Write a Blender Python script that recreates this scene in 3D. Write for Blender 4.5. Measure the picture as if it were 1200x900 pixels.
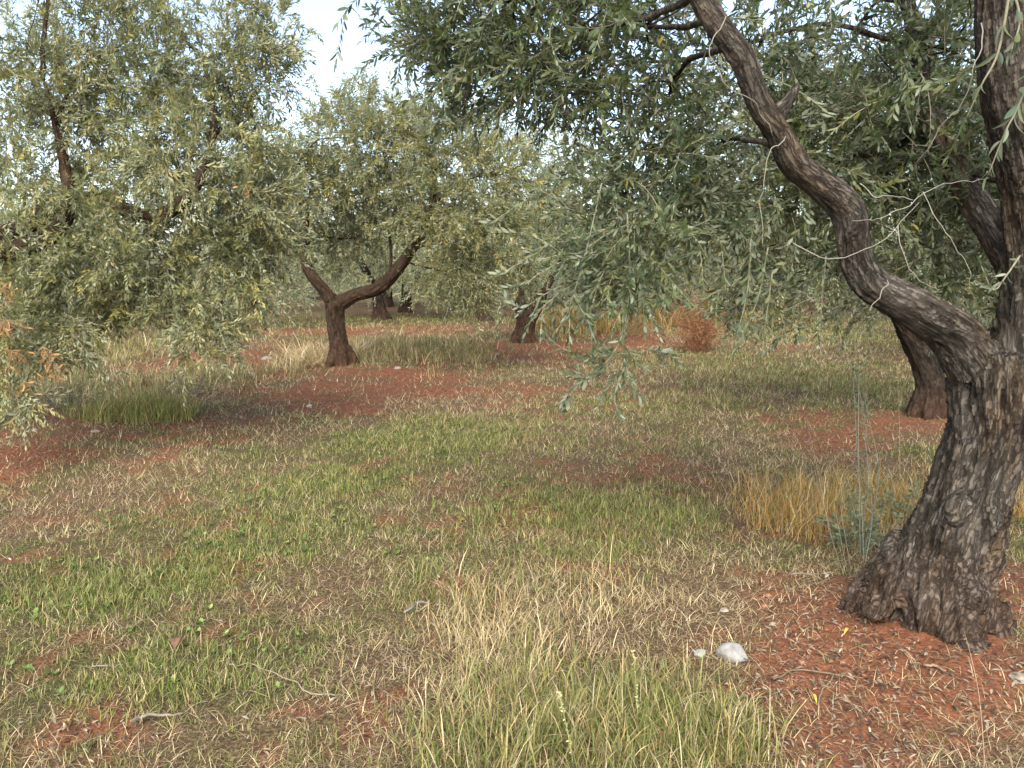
import bpy, bmesh, math, random, time
import numpy as np
from mathutils import Vector
T0 = time.time()
R = math.radians
for o in list(bpy.data.objects):
    bpy.data.objects.remove(o)
S = bpy.context.scene
COL = S.collection
rng = np.random.default_rng(7)
random.seed(7)

# ------------------------------------------------------------------ camera
EYE, PITCH, FOC = 1.5, R(8.7), 910.0          # metres, down tilt, focal length in 1200-px units
cam = bpy.data.cameras.new('camera')
cam.sensor_width = 36.0
cam.lens = FOC / 1200 * 36.0
cam.clip_start, cam.clip_end = 0.05, 3000
co = bpy.data.objects.new('camera', cam)
COL.objects.link(co)
co.location = (0, 0, EYE)
co.rotation_euler = (R(90) - PITCH, 0, 0)
S.camera = co

# ------------------------------------------------------------------ sky, sun, exposure
SUN_EL, SUN_AZ = R(40), R(190)                 # sun high behind the viewer
world = bpy.data.worlds.new('World')
S.world = world
world.use_nodes = True
wn = world.node_tree.nodes
sky = wn.new('ShaderNodeTexSky')
sky.sky_type = 'NISHITA'
sky.sun_disc = False
sky.sun_elevation, sky.sun_rotation = SUN_EL, SUN_AZ
sky.air_density, sky.dust_density, sky.ozone_density = 1.0, 1.6, 1.0
bg = wn['Background']
bg.inputs['Strength'].default_value = 0.085
hs = wn.new('ShaderNodeHueSaturation')         # thin high haze pales the blue
hs.inputs['Saturation'].default_value = 0.85
hs.inputs['Value'].default_value = 0.8
world.node_tree.links.new(sky.outputs[0], hs.inputs['Color'])
world.node_tree.links.new(hs.outputs[0], bg.inputs['Color'])
sl = bpy.data.lights.new('sun', 'SUN')
sl.energy, sl.angle, sl.color = 1.5, R(62), (1.0, 0.93, 0.83)
so = bpy.data.objects.new('sun', sl)
COL.objects.link(so)
sd = Vector((math.sin(SUN_AZ) * math.cos(SUN_EL), math.cos(SUN_AZ) * math.cos(SUN_EL), math.sin(SUN_EL)))
so.rotation_euler = sd.to_track_quat('Z', 'Y').to_euler()
so.location = sd * 30
S.view_settings.view_transform = 'Standard'
S.view_settings.look = 'None'
S.view_settings.gamma = 1.0
S.view_settings.use_curve_mapping = False
S.view_settings.exposure = 2.54
S.cycles.max_bounces = 6
S.cycles.diffuse_bounces = 3
S.cycles.transmission_bounces = 4

# ------------------------------------------------------------------ numpy helpers
def ray(px, py):
    a, b = (px - 600) / FOC, (450 - py) / FOC
    c, s = math.cos(PITCH), math.sin(PITCH)
    return np.array([a, c + b * s, -s + b * c])

def at(px, py, d):
    """a point of the place: along the line of sight of a photo pixel, d metres ahead"""
    r = ray(px, py)
    return np.array([0, 0, EYE]) + r * (d / r[1])

def ground_at(px, py):
    r = ray(px, py)
    t = EYE / -r[2]
    return r[0] * t, r[1] * t

def _hash(ix, iy, iz):
    h = (ix * 374761393 + iy * 668265263 + iz * 2147483647 + 1274126177) & 0xFFFFFFFF
    h = ((h ^ (h >> 13)) * 1274126177) & 0xFFFFFFFF
    h = h ^ (h >> 16)
    return (h & 0xFFFFFF) / float(0xFFFFFF)

def vnoise(p):
    """value noise 0..1 for an (n,3) array"""
    f = np.floor(p)
    i = f.astype(np.int64)
    t = p - f
    t = t * t * (3 - 2 * t)
    out = 0
    for dx in (0, 1):
        wx = t[:, 0] if dx else 1 - t[:, 0]
        for dy in (0, 1):
            wy = t[:, 1] if dy else 1 - t[:, 1]
            for dz in (0, 1):
                wz = t[:, 2] if dz else 1 - t[:, 2]
                out = out + wx * wy * wz * _hash(i[:, 0] + dx, i[:, 1] + dy, i[:, 2] + dz)
    return out

def fbm(p, octs=4, gain=0.5):
    a, s, n = 1.0, 0.0, 0.0
    for k in range(octs):
        s = s + a * vnoise(p + 17.3 * k)
        n += a
        a *= gain
        p = p * 2.03
    return s / n

def xy0(x, y, z=0.0):
    return np.stack([x, y, np.full_like(x, z)], 1)

def mesh_arrays(name, verts, tris, mats, midx=None, attrs=None, smooth=True):
    """one triangle mesh from arrays; attrs: name -> (type, data) per point"""
    me = bpy.data.meshes.new(name)
    nv, nf = len(verts), len(tris)
    me.vertices.add(nv)
    me.vertices.foreach_set('co', np.ascontiguousarray(verts, np.float32).ravel())
    me.loops.add(nf * 3)
    me.loops.foreach_set('vertex_index', np.ascontiguousarray(tris, np.int32).ravel())
    me.polygons.add(nf)
    me.polygons.foreach_set('loop_start', np.arange(0, nf * 3, 3, dtype=np.int32))
    me.polygons.foreach_set('loop_total', np.full(nf, 3, np.int32))
    for m in mats:
        me.materials.append(m)
    if midx is not None:
        me.polygons.foreach_set('material_index', np.ascontiguousarray(midx, np.int32))
    me.polygons.foreach_set('use_smooth', np.full(nf, smooth, bool))
    for k, (ty, data) in (attrs or {}).items():
        a = me.attributes.new(k, ty, 'POINT')
        if ty == 'FLOAT_VECTOR':
            a.data.foreach_set('vector', np.ascontiguousarray(data, np.float32).ravel())
        elif ty == 'FLOAT':
            a.data.foreach_set('value', np.ascontiguousarray(data, np.float32).ravel())
        else:
            c = np.ones((nv, 4), np.float32)
            c[:, :3] = data
            a.data.foreach_set('color', c.ravel())
    me.update(calc_edges=True)
    return me

def link(name, me, parent=None, loc=None):
    o = bpy.data.objects.new(name, me)
    COL.objects.link(o)
    if parent is not None:
        o.parent = parent
        if me is not None and loc is None:
            o.location = -parent.location          # mesh data is in world coordinates
    if loc is not None:
        o.location = loc
    return o

def tag(o, label=None, cat=None, group=None, kind=None):
    for k, v in (('label', label), ('category', cat), ('group', group), ('kind', kind)):
        if v:
            o[k] = v
    return o

class Bag:
    """collects triangle pieces into one mesh"""
    def __init__(self):
        self.v, self.t, self.m, self.c, self.n = [], [], [], [], 0
    def add(self, v, t, mat=0, c=None):
        v = np.asarray(v, float)
        self.v.append(v)
        self.t.append(np.asarray(t) + self.n)
        self.m.append(np.full(len(t), mat))
        self.c.append(np.broadcast_to(np.asarray(c if c is not None else (0.5, 0.5, 0.5), float), (len(v), 3)))
        self.n += len(v)
    def mesh(self, name, mats, smooth=True):
        return mesh_arrays(name, np.concatenate(self.v), np.concatenate(self.t), mats, np.concatenate(self.m),
                           {'tint': ('FLOAT_COLOR', np.concatenate(self.c))}, smooth)

def ico(sub):
    bm = bmesh.new()
    bmesh.ops.create_icosphere(bm, subdivisions=sub, radius=1)
    v = np.array([q.co[:] for q in bm.verts]); t = np.array([[q.index for q in f.verts] for f in bm.faces])
    bm.free()
    return v, t

# ------------------------------------------------------------------ materials
def mat(name):
    m = bpy.data.materials.new(name)
    m.use_nodes = True
    nt = m.node_tree
    nt.nodes.clear()
    out = nt.nodes.new('ShaderNodeOutputMaterial')
    def N(t, **kw):
        n = nt.nodes.new('ShaderNode' + t)
        for k, v in kw.items():
            if k in n.inputs:
                n.inputs[k].default_value = v
            else:
                setattr(n, k, v)
        return n
    def L(a, b):
        nt.links.new(a, b)
    return m, N, L, out

def mix(N, L, fac, a, b, blend='MIX'):
    n = N('Mix', data_type='RGBA', blend_type=blend)
    for sock, v in ((n.inputs[0], fac), (n.inputs[6], a), (n.inputs[7], b)):
        if hasattr(v, 'links'):
            L(v, sock)
        elif isinstance(v, (int, float)):
            sock.default_value = v
        else:
            sock.default_value = (*v, 1) if len(v) == 3 else v
    return n.outputs[2]

def ramp(N, L, fac, stops):
    n = N('ValToRGB')
    e = n.color_ramp.elements
    while len(e) < len(stops):
        e.new(0.5)
    for el, (p, c) in zip(e, stops):
        el.position = p
        el.color = (*c, 1) if len(c) == 3 else c
    L(fac, n.inputs[0])
    return n.outputs[0]

def leaf_material(name, under=(0.44, 0.46, 0.32), trans=0.38, rough=0.45):
    """leaf blade: its own tint above, a silvery felted underside"""
    m, N, L, out = mat(name)
    at_ = N('Attribute', attribute_name='tint')
    geo = N('NewGeometry')
    und = mix(N, L, 0.55, at_.outputs['Color'], under)
    col = mix(N, L, geo.outputs['Backfacing'], at_.outputs['Color'], und)
    p = N('BsdfPrincipled', Roughness=rough)
    p.inputs['Specular IOR Level'].default_value = 0.35
    L(col, p.inputs['Base Color'])
    tr = N('BsdfTranslucent')
    L(mix(N, L, 0.5, col, (0.16, 0.20, 0.04)), tr.inputs['Color'])
    ms = N('MixShader')
    ms.inputs[0].default_value = trans
    L(p.outputs[0], ms.inputs[1])
    L(tr.outputs[0], ms.inputs[2])
    L(ms.outputs[0], out.inputs['Surface'])
    return m

def tint_material(name, rough=0.8, trans=0.2, detail=0.25, scale=60):
    m, N, L, out = mat(name)
    at_ = N('Attribute', attribute_name='tint')
    tc = N('TexCoord')
    nz = N('TexNoise', Scale=scale, Detail=3.0)
    L(tc.outputs['Object'], nz.inputs['Vector'])
    f = ramp(N, L, nz.outputs['Fac'], [(0.3, (1 - detail,) * 3), (0.7, (1 + detail,) * 3)])
    col = mix(N, L, 1.0, at_.outputs['Color'], f, 'MULTIPLY')
    p = N('BsdfPrincipled', Roughness=rough)
    p.inputs['Specular IOR Level'].default_value = 0.2
    L(col, p.inputs['Base Color'])
    if trans:
        tr = N('BsdfTranslucent')
        L(col, tr.inputs['Color'])
        ms = N('MixShader')
        ms.inputs[0].default_value = trans
        L(p.outputs[0], ms.inputs[1])
        L(tr.outputs[0], ms.inputs[2])
        L(ms.outputs[0], out.inputs['Surface'])
    else:
        L(p.outputs[0], out.inputs['Surface'])
    return m

def bark_material(name, c_dark, c_mid, c_pale, pale_amt, bump=0.6):
    m, N, L, out = mat(name)
    tc = N('TexCoord')
    at_ = N('Attribute', attribute_name='bark')          # along-grain bark coordinate noise baked per vertex
    gr = N('Attribute', attribute_name='grain')
    mp = N('Mapping')
    mp.inputs['Scale'].default_value = (1, 1, 0.28)
    L(gr.outputs['Vector'], mp.inputs['Vector'])
    n1 = N('TexNoise', Scale=34.0, Detail=8.0, Roughness=0.65)
    L(mp.outputs[0], n1.inputs['Vector'])
    n2 = N('TexNoise', Scale=5.0, Detail=4.0)
    L(tc.outputs['Object'], n2.inputs['Vector'])
    n3 = N('TexVoronoi', Scale=60.0, feature='DISTANCE_TO_EDGE')
    wv = mix(N, L, 0.06, mp.outputs[0], n1.outputs['Color'], 'ADD')
    L(wv, n3.inputs['Vector'])
    base = ramp(N, L, n1.outputs['Fac'], [(0.3, c_dark), (0.52, c_mid), (0.75, c_pale)])
    lich = ramp(N, L, n2.outputs['Fac'], [(0.5 - 0.1 * pale_amt, (0, 0, 0)), (0.72, (1, 1, 1))])
    pale = ramp(N, L, n1.outputs['Fac'], [(0.35, c_mid), (0.6, c_pale)])
    col = mix(N, L, lich, base, pale)
    mn = N('Math', operation='MULTIPLY')
    L(lich, mn.inputs[0])
    mn.inputs[1].default_value = pale_amt
    col = mix(N, L, mn.outputs[0], base, pale)
    cr = ramp(N, L, n3.outputs['Distance'], [(0.0, (0.2, 0.2, 0.2)), (0.06, (0.65, 0.65, 0.65)), (0.2, (1, 1, 1))])
    n4 = N('TexNoise', Scale=8.0, Detail=5.0, Roughness=0.6)
    L(mp.outputs[0], n4.inputs['Vector'])
    col = mix(N, L, ramp(N, L, n4.outputs['Fac'], [(0.5, (0, 0, 0)), (0.66, (0.75,) * 3)]), col, mix(N, L, 1.0, col, (1.25, 1.0, 0.76), 'MULTIPLY'))
    n5 = N('TexNoise', Scale=6.5, Detail=3.0)
    L(gr.outputs['Vector'], n5.inputs['Vector'])
    cm = ramp(N, L, n5.outputs['Fac'], [(0.35, (0.15,) * 3), (0.6, (0.9,) * 3)])
    col = mix(N, L, cm, col, mix(N, L, 1.0, col, cr, 'MULTIPLY'))
    col = mix(N, L, at_.outputs['Fac'], mix(N, L, 1.0, col, (0.32, 0.29, 0.27), 'MULTIPLY'), col)
    # red earth splashed on the foot of the stem
    sep = N('SeparateXYZ')
    L(tc.outputs['Object'], sep.inputs[0])
    mr = N('MapRange')
    mr.inputs['From Min'].default_value = 0.05
    mr.inputs['From Max'].default_value = 0.45
    mr.inputs['To Min'].default_value = 0.22
    mr.inputs['To Max'].default_value = 0.0
    L(sep.outputs['Z'], mr.inputs['Value'])
    col = mix(N, L, mr.outputs[0], col, (0.16, 0.075, 0.04))
    p = N('BsdfPrincipled', Roughness=0.9)
    p.inputs['Specular IOR Level'].default_value = 0.15
    L(col, p.inputs['Base Color'])
    ad = N('Math', operation='ADD')
    L(n1.outputs['Fac'], ad.inputs[0])
    L(cr, ad.inputs[1])
    b = N('Bump', Strength=bump, Distance=0.012)
    L(ad.outputs[0], b.inputs['Height'])
    L(b.outputs[0], p.inputs['Normal'])
    L(p.outputs[0], out.inputs['Surface'])
    return m

M_LEAF = leaf_material('olive_leaf')
M_LEAF_SHADE = leaf_material('shaded_olive_leaf', (0.27, 0.30, 0.22), 0.32)  # same leaf for the big tree, with crown shade put into its underside colour
M_DEAD = tint_material('dead_leaf', 0.8, 0.3)
M_SHOOT = tint_material('pale_shoot_bark', 0.7, 0.0, 0.2)
M_GRASS = tint_material('grass_blade', 0.6, 0.35, 0.12, 30)
M_STRAW = tint_material('straw', 0.75, 0.2, 0.15, 40)
M_BARK = bark_material('old_olive_bark', (0.018, 0.015, 0.012), (0.072, 0.060, 0.047), (0.18, 0.163, 0.137), 0.7, 0.9)
M_BARK3 = bark_material('dark_olive_bark', (0.010, 0.008, 0.006), (0.034, 0.026, 0.019), (0.09, 0.072, 0.055), 0.4, 0.7)
M_BARK2 = bark_material('brown_olive_bark', (0.018, 0.012, 0.009), (0.062, 0.04, 0.026), (0.125, 0.086, 0.058), 0.4, 0.6)

# ------------------------------------------------------------------ ground fields
def blob(px, py, rx, ry, s=1.0):
    x, y = ground_at(px, py)
    y0, y1 = ground_at(px, py + ry)[1], ground_at(px, max(py - ry, 352))[1]
    wx = rx * y / FOC * 1.02
    wy = max((y1 - y0) / 2, 0.12)
    return (x, (y + (y0 + y1) / 2) / 2, wx, wy, s)

SOIL = [blob(*a) for a in (
    (1060, 790, 190, 115, 1.3), (1180, 700, 90, 80, 1.2), (930, 850, 110, 80, 0.8), (930, 730, 90, 50, 0.7),
    (1000, 505, 110, 26, .8), (930, 488, 60, 16, 0.7),
    (330, 424, 170, 16, .9), (540, 418, 150, 16, .9), (440, 455, 150, 30, 1.15), (350, 440, 60, 16, 0.8), (620, 412, 120, 16, 1.1), (730, 398, 90, 12, 0.9), (560, 430, 60, 16, 0.7),
    (15, 542, 75, 26, 1.5), (150, 500, 150, 22, 0.8), (60, 520, 80, 20, 0.8), (230, 520, 90, 14, 0.5),
    (200, 424, 90, 14, 1.0), (320, 408, 90, 10, 1.0), (390, 388, 130, 7, 1.0), (500, 386, 90, 6, 0.9), (620, 386, 60, 5, 0.6),
    (540, 682, 42, 20, 0.75), (470, 537, 50, 10, 0.6), (625, 516, 32, 12, 0.7), (310, 670, 60, 30, 0.5), (110, 850, 80, 35, 0.45),
    (440, 830, 60, 40, 0.5), (780, 540, 60, 16, 0.3), (590, 460, 110, 18, 0.45), (870, 620, 40, 20, .3))]
GREEN = [blob(*a) for a in (
    (480, 520, 110, 24, 1.2), (400, 560, 90, 22, 0.9), (560, 500, 90, 18, 0.8), (650, 600, 140, 40, 1.1), (780, 610, 90, 35, 0.8),
    (80, 690, 110, 40, 0.8), (230, 665, 60, 26, 0.9), (340, 600, 80, 22, 0.7), (200, 800, 140, 50, 0.6), (60, 830, 90, 60, 0.5), (330, 760, 110, 50, 0.4),
    (870, 425, 120, 22, 1.0), (960, 430, 90, 20, 0.8), (760, 450, 90, 16, 0.6), (1060, 440, 60, 30, 0.8), (700, 470, 100, 16, 0.5),
    (750, 870, 160, 90, 0.9), (560, 870, 120, 70, 0.5), (250, 475, 90, 14, 0.4), (165, 482, 70, 14, 0.9),
    (470, 412, 90, 12, 0.5), (300, 378, 160, 7, 0.8), (620, 372, 200, 6, 0.6), (950, 392, 120, 9, 0.7), (130, 620, 120, 30, 0.3))]
DRY = [blob(*a) for a in (
    (200, 570, 220, 34, 0.9), (330, 500, 120, 24, 0.6), (520, 475, 130, 20, 0.6), (600, 735, 140, 70, 1.0), (820, 520, 140, 34, 0.9),
    (860, 690, 110, 50, 0.8), (90, 590, 120, 30, 0.6), (960, 600, 100, 50, 0.9), (300, 455, 90, 14, 0.8), (740, 680, 110, 50, 0.5))]
GOLD = [blob(*a) for a in ((985, 590, 120, 42, 1.2), (1190, 560, 60, 60, 1.0), (700, 392, 60, 8, 1.0), (840, 388, 60, 8, 0.6), (180, 492, 60, 12, 0.5))]

def field(bl, x, y):
    o = np.zeros_like(x)
    for (bx, by, rx, ry, s) in bl:
        q = ((x - bx) / rx) ** 2 + ((y - by) / ry) ** 2
        o = np.maximum(o, s * np.exp(-0.9 * q * q - 0.25 * q))
    return o

def zones(x, y):
    n1 = fbm(xy0(x * 1.1, y * 1.1), 4) - 0.5
    n2 = fbm(xy0(x * 3.6 + 9, y * 3.6), 3) - 0.5
    n3 = fbm(xy0(x * 0.55 + 31, y * 0.55), 3) - 0.5
    n4 = fbm(xy0(x * 2.1 + 71, y * 2.1), 3) - 0.5
    n5 = fbm(xy0(x * 9 + 3, y * 9), 2) - 0.5
    soil = np.clip(0.8 * field(SOIL, x, y) + 1.0 * n1 + 1.5 * n2 + 1.2 * n5 + 0.08, 0, 1.4)
    green = np.clip(0.57 + 0.5 * field(GREEN, x, y) + 0.8 * n3 + 1.3 * n4 + 1.0 * n2 - 0.3 * soil, 0, 1.4)
    dry = np.clip(0.38 + 0.6 * field(DRY, x, y) - 1.0 * n3 + 1.2 * n5, 0, 1.4)
    gold = np.clip(field(GOLD, x, y) + 0.5 * n1, 0, 1.2)
    return soil, green, dry, gold

TREE_XY = {}
def gz(x, y):
    x = np.atleast_1d(np.asarray(x, float)); y = np.atleast_1d(np.asarray(y, float))
    z = 0.10 * (fbm(xy0(x * 0.45, y * 0.45, 3.0), 3) - 0.5) + 0.05 * (fbm(xy0(x * 2.3, y * 2.3, 5.0), 3) - 0.5)
    for (tx, ty, h) in TREE_XY.values():
        q = ((x - tx) ** 2 + (y - ty) ** 2) / 0.75 ** 2
        z = z + h * np.exp(-q)
    z = z + 0.05 * np.exp(-((x - SOIL[11][0]) ** 2 / 0.6 + (y - SOIL[11][1]) ** 2 / 0.3))
    return z

TREES = dict(M=(1092, 738), G=(1088, 493), A=(400, 433), B=(614, 403), C=(446, 376), E=(476, 368), D=(565, 377), F=(797, 374))
for k, (px, py) in TREES.items():
    x, y = ground_at(px, py)
    TREE_XY[k] = (x, y, 0.06 if k != 'M' else 0.09)
TREE_XY['L'] = (-5.0, 6.7, 0.05)

# ground sheet: polar grid, fine near the viewer
def build_ground():
    rad = np.concatenate([[0.0, 0.8, 1.4], np.geomspace(1.8, 14, 220), np.geomspace(14.3, 60, 50), np.geomspace(66, 1500, 24)])
    half = np.concatenate([np.linspace(0, 40, 120), np.linspace(41.5, 180, 40)])
    ang = np.radians(np.concatenate([-half[:0:-1], half]))[:-1]
    na, nr = len(ang), len(rad)
    rr, aa = np.meshgrid(rad, ang, indexing='ij')
    x, y = (rr * np.sin(aa)).ravel(), (rr * np.cos(aa)).ravel()
    soil, green, dry, gold = zones(x, y)
    z = gz(x, y)
    near = np.clip((16 - rr.ravel()) / 10, 0, 1)
    z = z + near * (0.022 * (fbm(xy0(x * 14, y * 14), 3) - 0.5) + 0.02 * soil * (fbm(xy0(x * 30, y * 30), 3) - 0.5))
    far = np.clip((rr.ravel() - 60) / 400, 0, 1)
    z = z * (1 - far)
    i = np.arange(nr - 1)[:, None] * na + np.arange(na)[None, :]
    j = np.arange(nr - 1)[:, None] * na + (np.arange(na)[None, :] + 1) % na
    q = np.stack([i, i + na, j + na, j], -1).reshape(-1, 4)
    tris = np.concatenate([q[:, [0, 2, 1]], q[:, [0, 3, 2]]])
    v = np.stack([x, y, z], 1)
    tris = tris[np.linalg.norm(np.cross(v[tris[:, 1]] - v[tris[:, 0]], v[tris[:, 2]] - v[tris[:, 0]]), axis=1) > 1e-9]
    nrm = np.cross(v[tris[:, 1]] - v[tris[:, 0]], v[tris[:, 2]] - v[tris[:, 0]])[:, 2]
    tris[nrm < 0] = tris[nrm < 0][:, ::-1]
    m, N, L, out = mat('field_earth')
    a1, a2, a3 = (N('Attribute', attribute_name=k) for k in ('soil', 'green', 'dry'))
    tc = N('TexCoord')
    def noise(sc, det=4.0, rough=0.6):
        n = N('TexNoise', Scale=sc, Detail=det, Roughness=rough)
        L(tc.outputs['Object'], n.inputs['Vector'])
        return n.outputs['Fac']
    fine, midn, big = noise(70, 6), noise(14, 5), noise(2.3, 4)
    thatch = ramp(N, L, fine, [(0.28, (0.03, 0.018, 0.011)), (0.5, (0.09, 0.058, 0.033)), (0.72, (0.22, 0.16, 0.09))])
    redd = ramp(N, L, fine, [(0.25, (0.05, 0.021, 0.012)), (0.5, (0.155, 0.062, 0.032)), (0.78, (0.29, 0.135, 0.075))])
    redd = mix(N, L, 0.4, redd, ramp(N, L, midn, [(0.3, (0.075, 0.034, 0.02)), (0.7, (0.23, 0.088, 0.043))]))
    grn = ramp(N, L, fine, [(0.3, (0.026, 0.026, 0.010)), (0.55, (0.065, 0.066, 0.024)), (0.75, (0.14, 0.13, 0.05))])
    def soft(att, lo, hi, extra):
        s = N('Math', operation='MULTIPLY_ADD')
        L(extra, s.inputs[0]); s.inputs[1].default_value = 0.9
        L(att.outputs['Fac'], s.inputs[2])
        mr = N('MapRange'); mr.inputs['From Min'].default_value = lo; mr.inputs['From Max'].default_value = hi
        L(s.outputs[0], mr.inputs['Value'])
        return mr.outputs[0]
    c = mix(N, L, soft(a2, 0.75, 1.7, midn), thatch, grn)
    c = mix(N, L, soft(a1, 0.62, 1.4, midn), c, redd)
    p = N('BsdfPrincipled', Roughness=0.95)
    p.inputs['Specular IOR Level'].default_value = 0.1
    L(c, p.inputs['Base Color'])
    b = N('Bump', Strength=0.8, Distance=0.015)
    L(fine, b.inputs['Height'])
    L(b.outputs[0], p.inputs['Normal'])
    L(p.outputs[0], out.inputs['Surface'])
    me = mesh_arrays('ground', v, tris, [m], None, {'soil': ('FLOAT', soil), 'green': ('FLOAT', green), 'dry': ('FLOAT', dry)})
    tag(link('ground', me), kind='structure', label='orchard ground of red earth under matted dry and green grass')

build_ground()
print('ground', time.time() - T0)

# ------------------------------------------------------------------ wood
def catmull(pts, per):
    P = np.asarray(pts, float)
    P = np.concatenate([[2 * P[0] - P[1]], P, [2 * P[-1] - P[-2]]])
    out = []
    for i in range(1, len(P) - 2):
        t = np.linspace(0, 1, per, endpoint=False)[:, None]
        a, b, c, d = P[i - 1], P[i], P[i + 1], P[i + 2]
        out.append(0.5 * ((2 * b) + (-a + c) * t + (2 * a - 5 * b + 4 * c - d) * t ** 2 + (-a + 3 * b - 3 * c + d) * t ** 3))
    out.append(P[-2][None])
    return np.concatenate(out)

def frames(C):
    T = np.gradient(C, axis=0)
    T /= np.linalg.norm(T, axis=1, keepdims=True) + 1e-12
    ref = np.array([1.0, 0.13, 0.05])
    U = np.zeros_like(T)
    u = ref - T[0] * (ref @ T[0]); u /= np.linalg.norm(u)
    for i in range(len(T)):
        u = u - T[i] * (u @ T[i])
        u /= np.linalg.norm(u) + 1e-12
        U[i] = u
    return T, U, np.cross(T, U)

def tube(pts4, sides=8, per=6, wob=0.0):
    """closed tapering tube through (x,y,z,r) points"""
    s = catmull(pts4, per)
    C, r = s[:, :3].copy(), np.maximum(s[:, 3], 0.0008)
    if wob:
        k = rng.uniform(0, 50)
        for a in range(3):
            C[:, a] += wob * (fbm(np.stack([np.arange(len(C)) * 0.35, np.full(len(C), k + 7 * a), np.zeros(len(C))], 1), 3) - 0.5)
    T, U, V = frames(C)
    th = np.linspace(0, 2 * np.pi, sides, endpoint=False)
    ring = C[:, None] + r[:, None, None] * (np.cos(th)[None, :, None] * U[:, None] + np.sin(th)[None, :, None] * V[:, None])
    n = len(C)
    v = np.concatenate([ring.reshape(-1, 3), C[:1], C[-1:]])
    i = np.arange(n - 1)[:, None] * sides + np.arange(sides)[None]
    j = np.arange(n - 1)[:, None] * sides + (np.arange(sides)[None] + 1) % sides
    t = np.concatenate([np.stack([i, j, j + sides], -1).reshape(-1, 3), np.stack([i, j + sides, i + sides], -1).reshape(-1, 3)])
    k = np.arange(sides)
    cap0 = np.stack([(k + 1) % sides, k, np.full(sides, n * sides)], 1)
    base = (n - 1) * sides
    cap1 = np.stack([base + k, base + (k + 1) % sides, np.full(sides, n * sides + 1)], 1)
    return v, np.concatenate([t, cap0, cap1])

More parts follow.
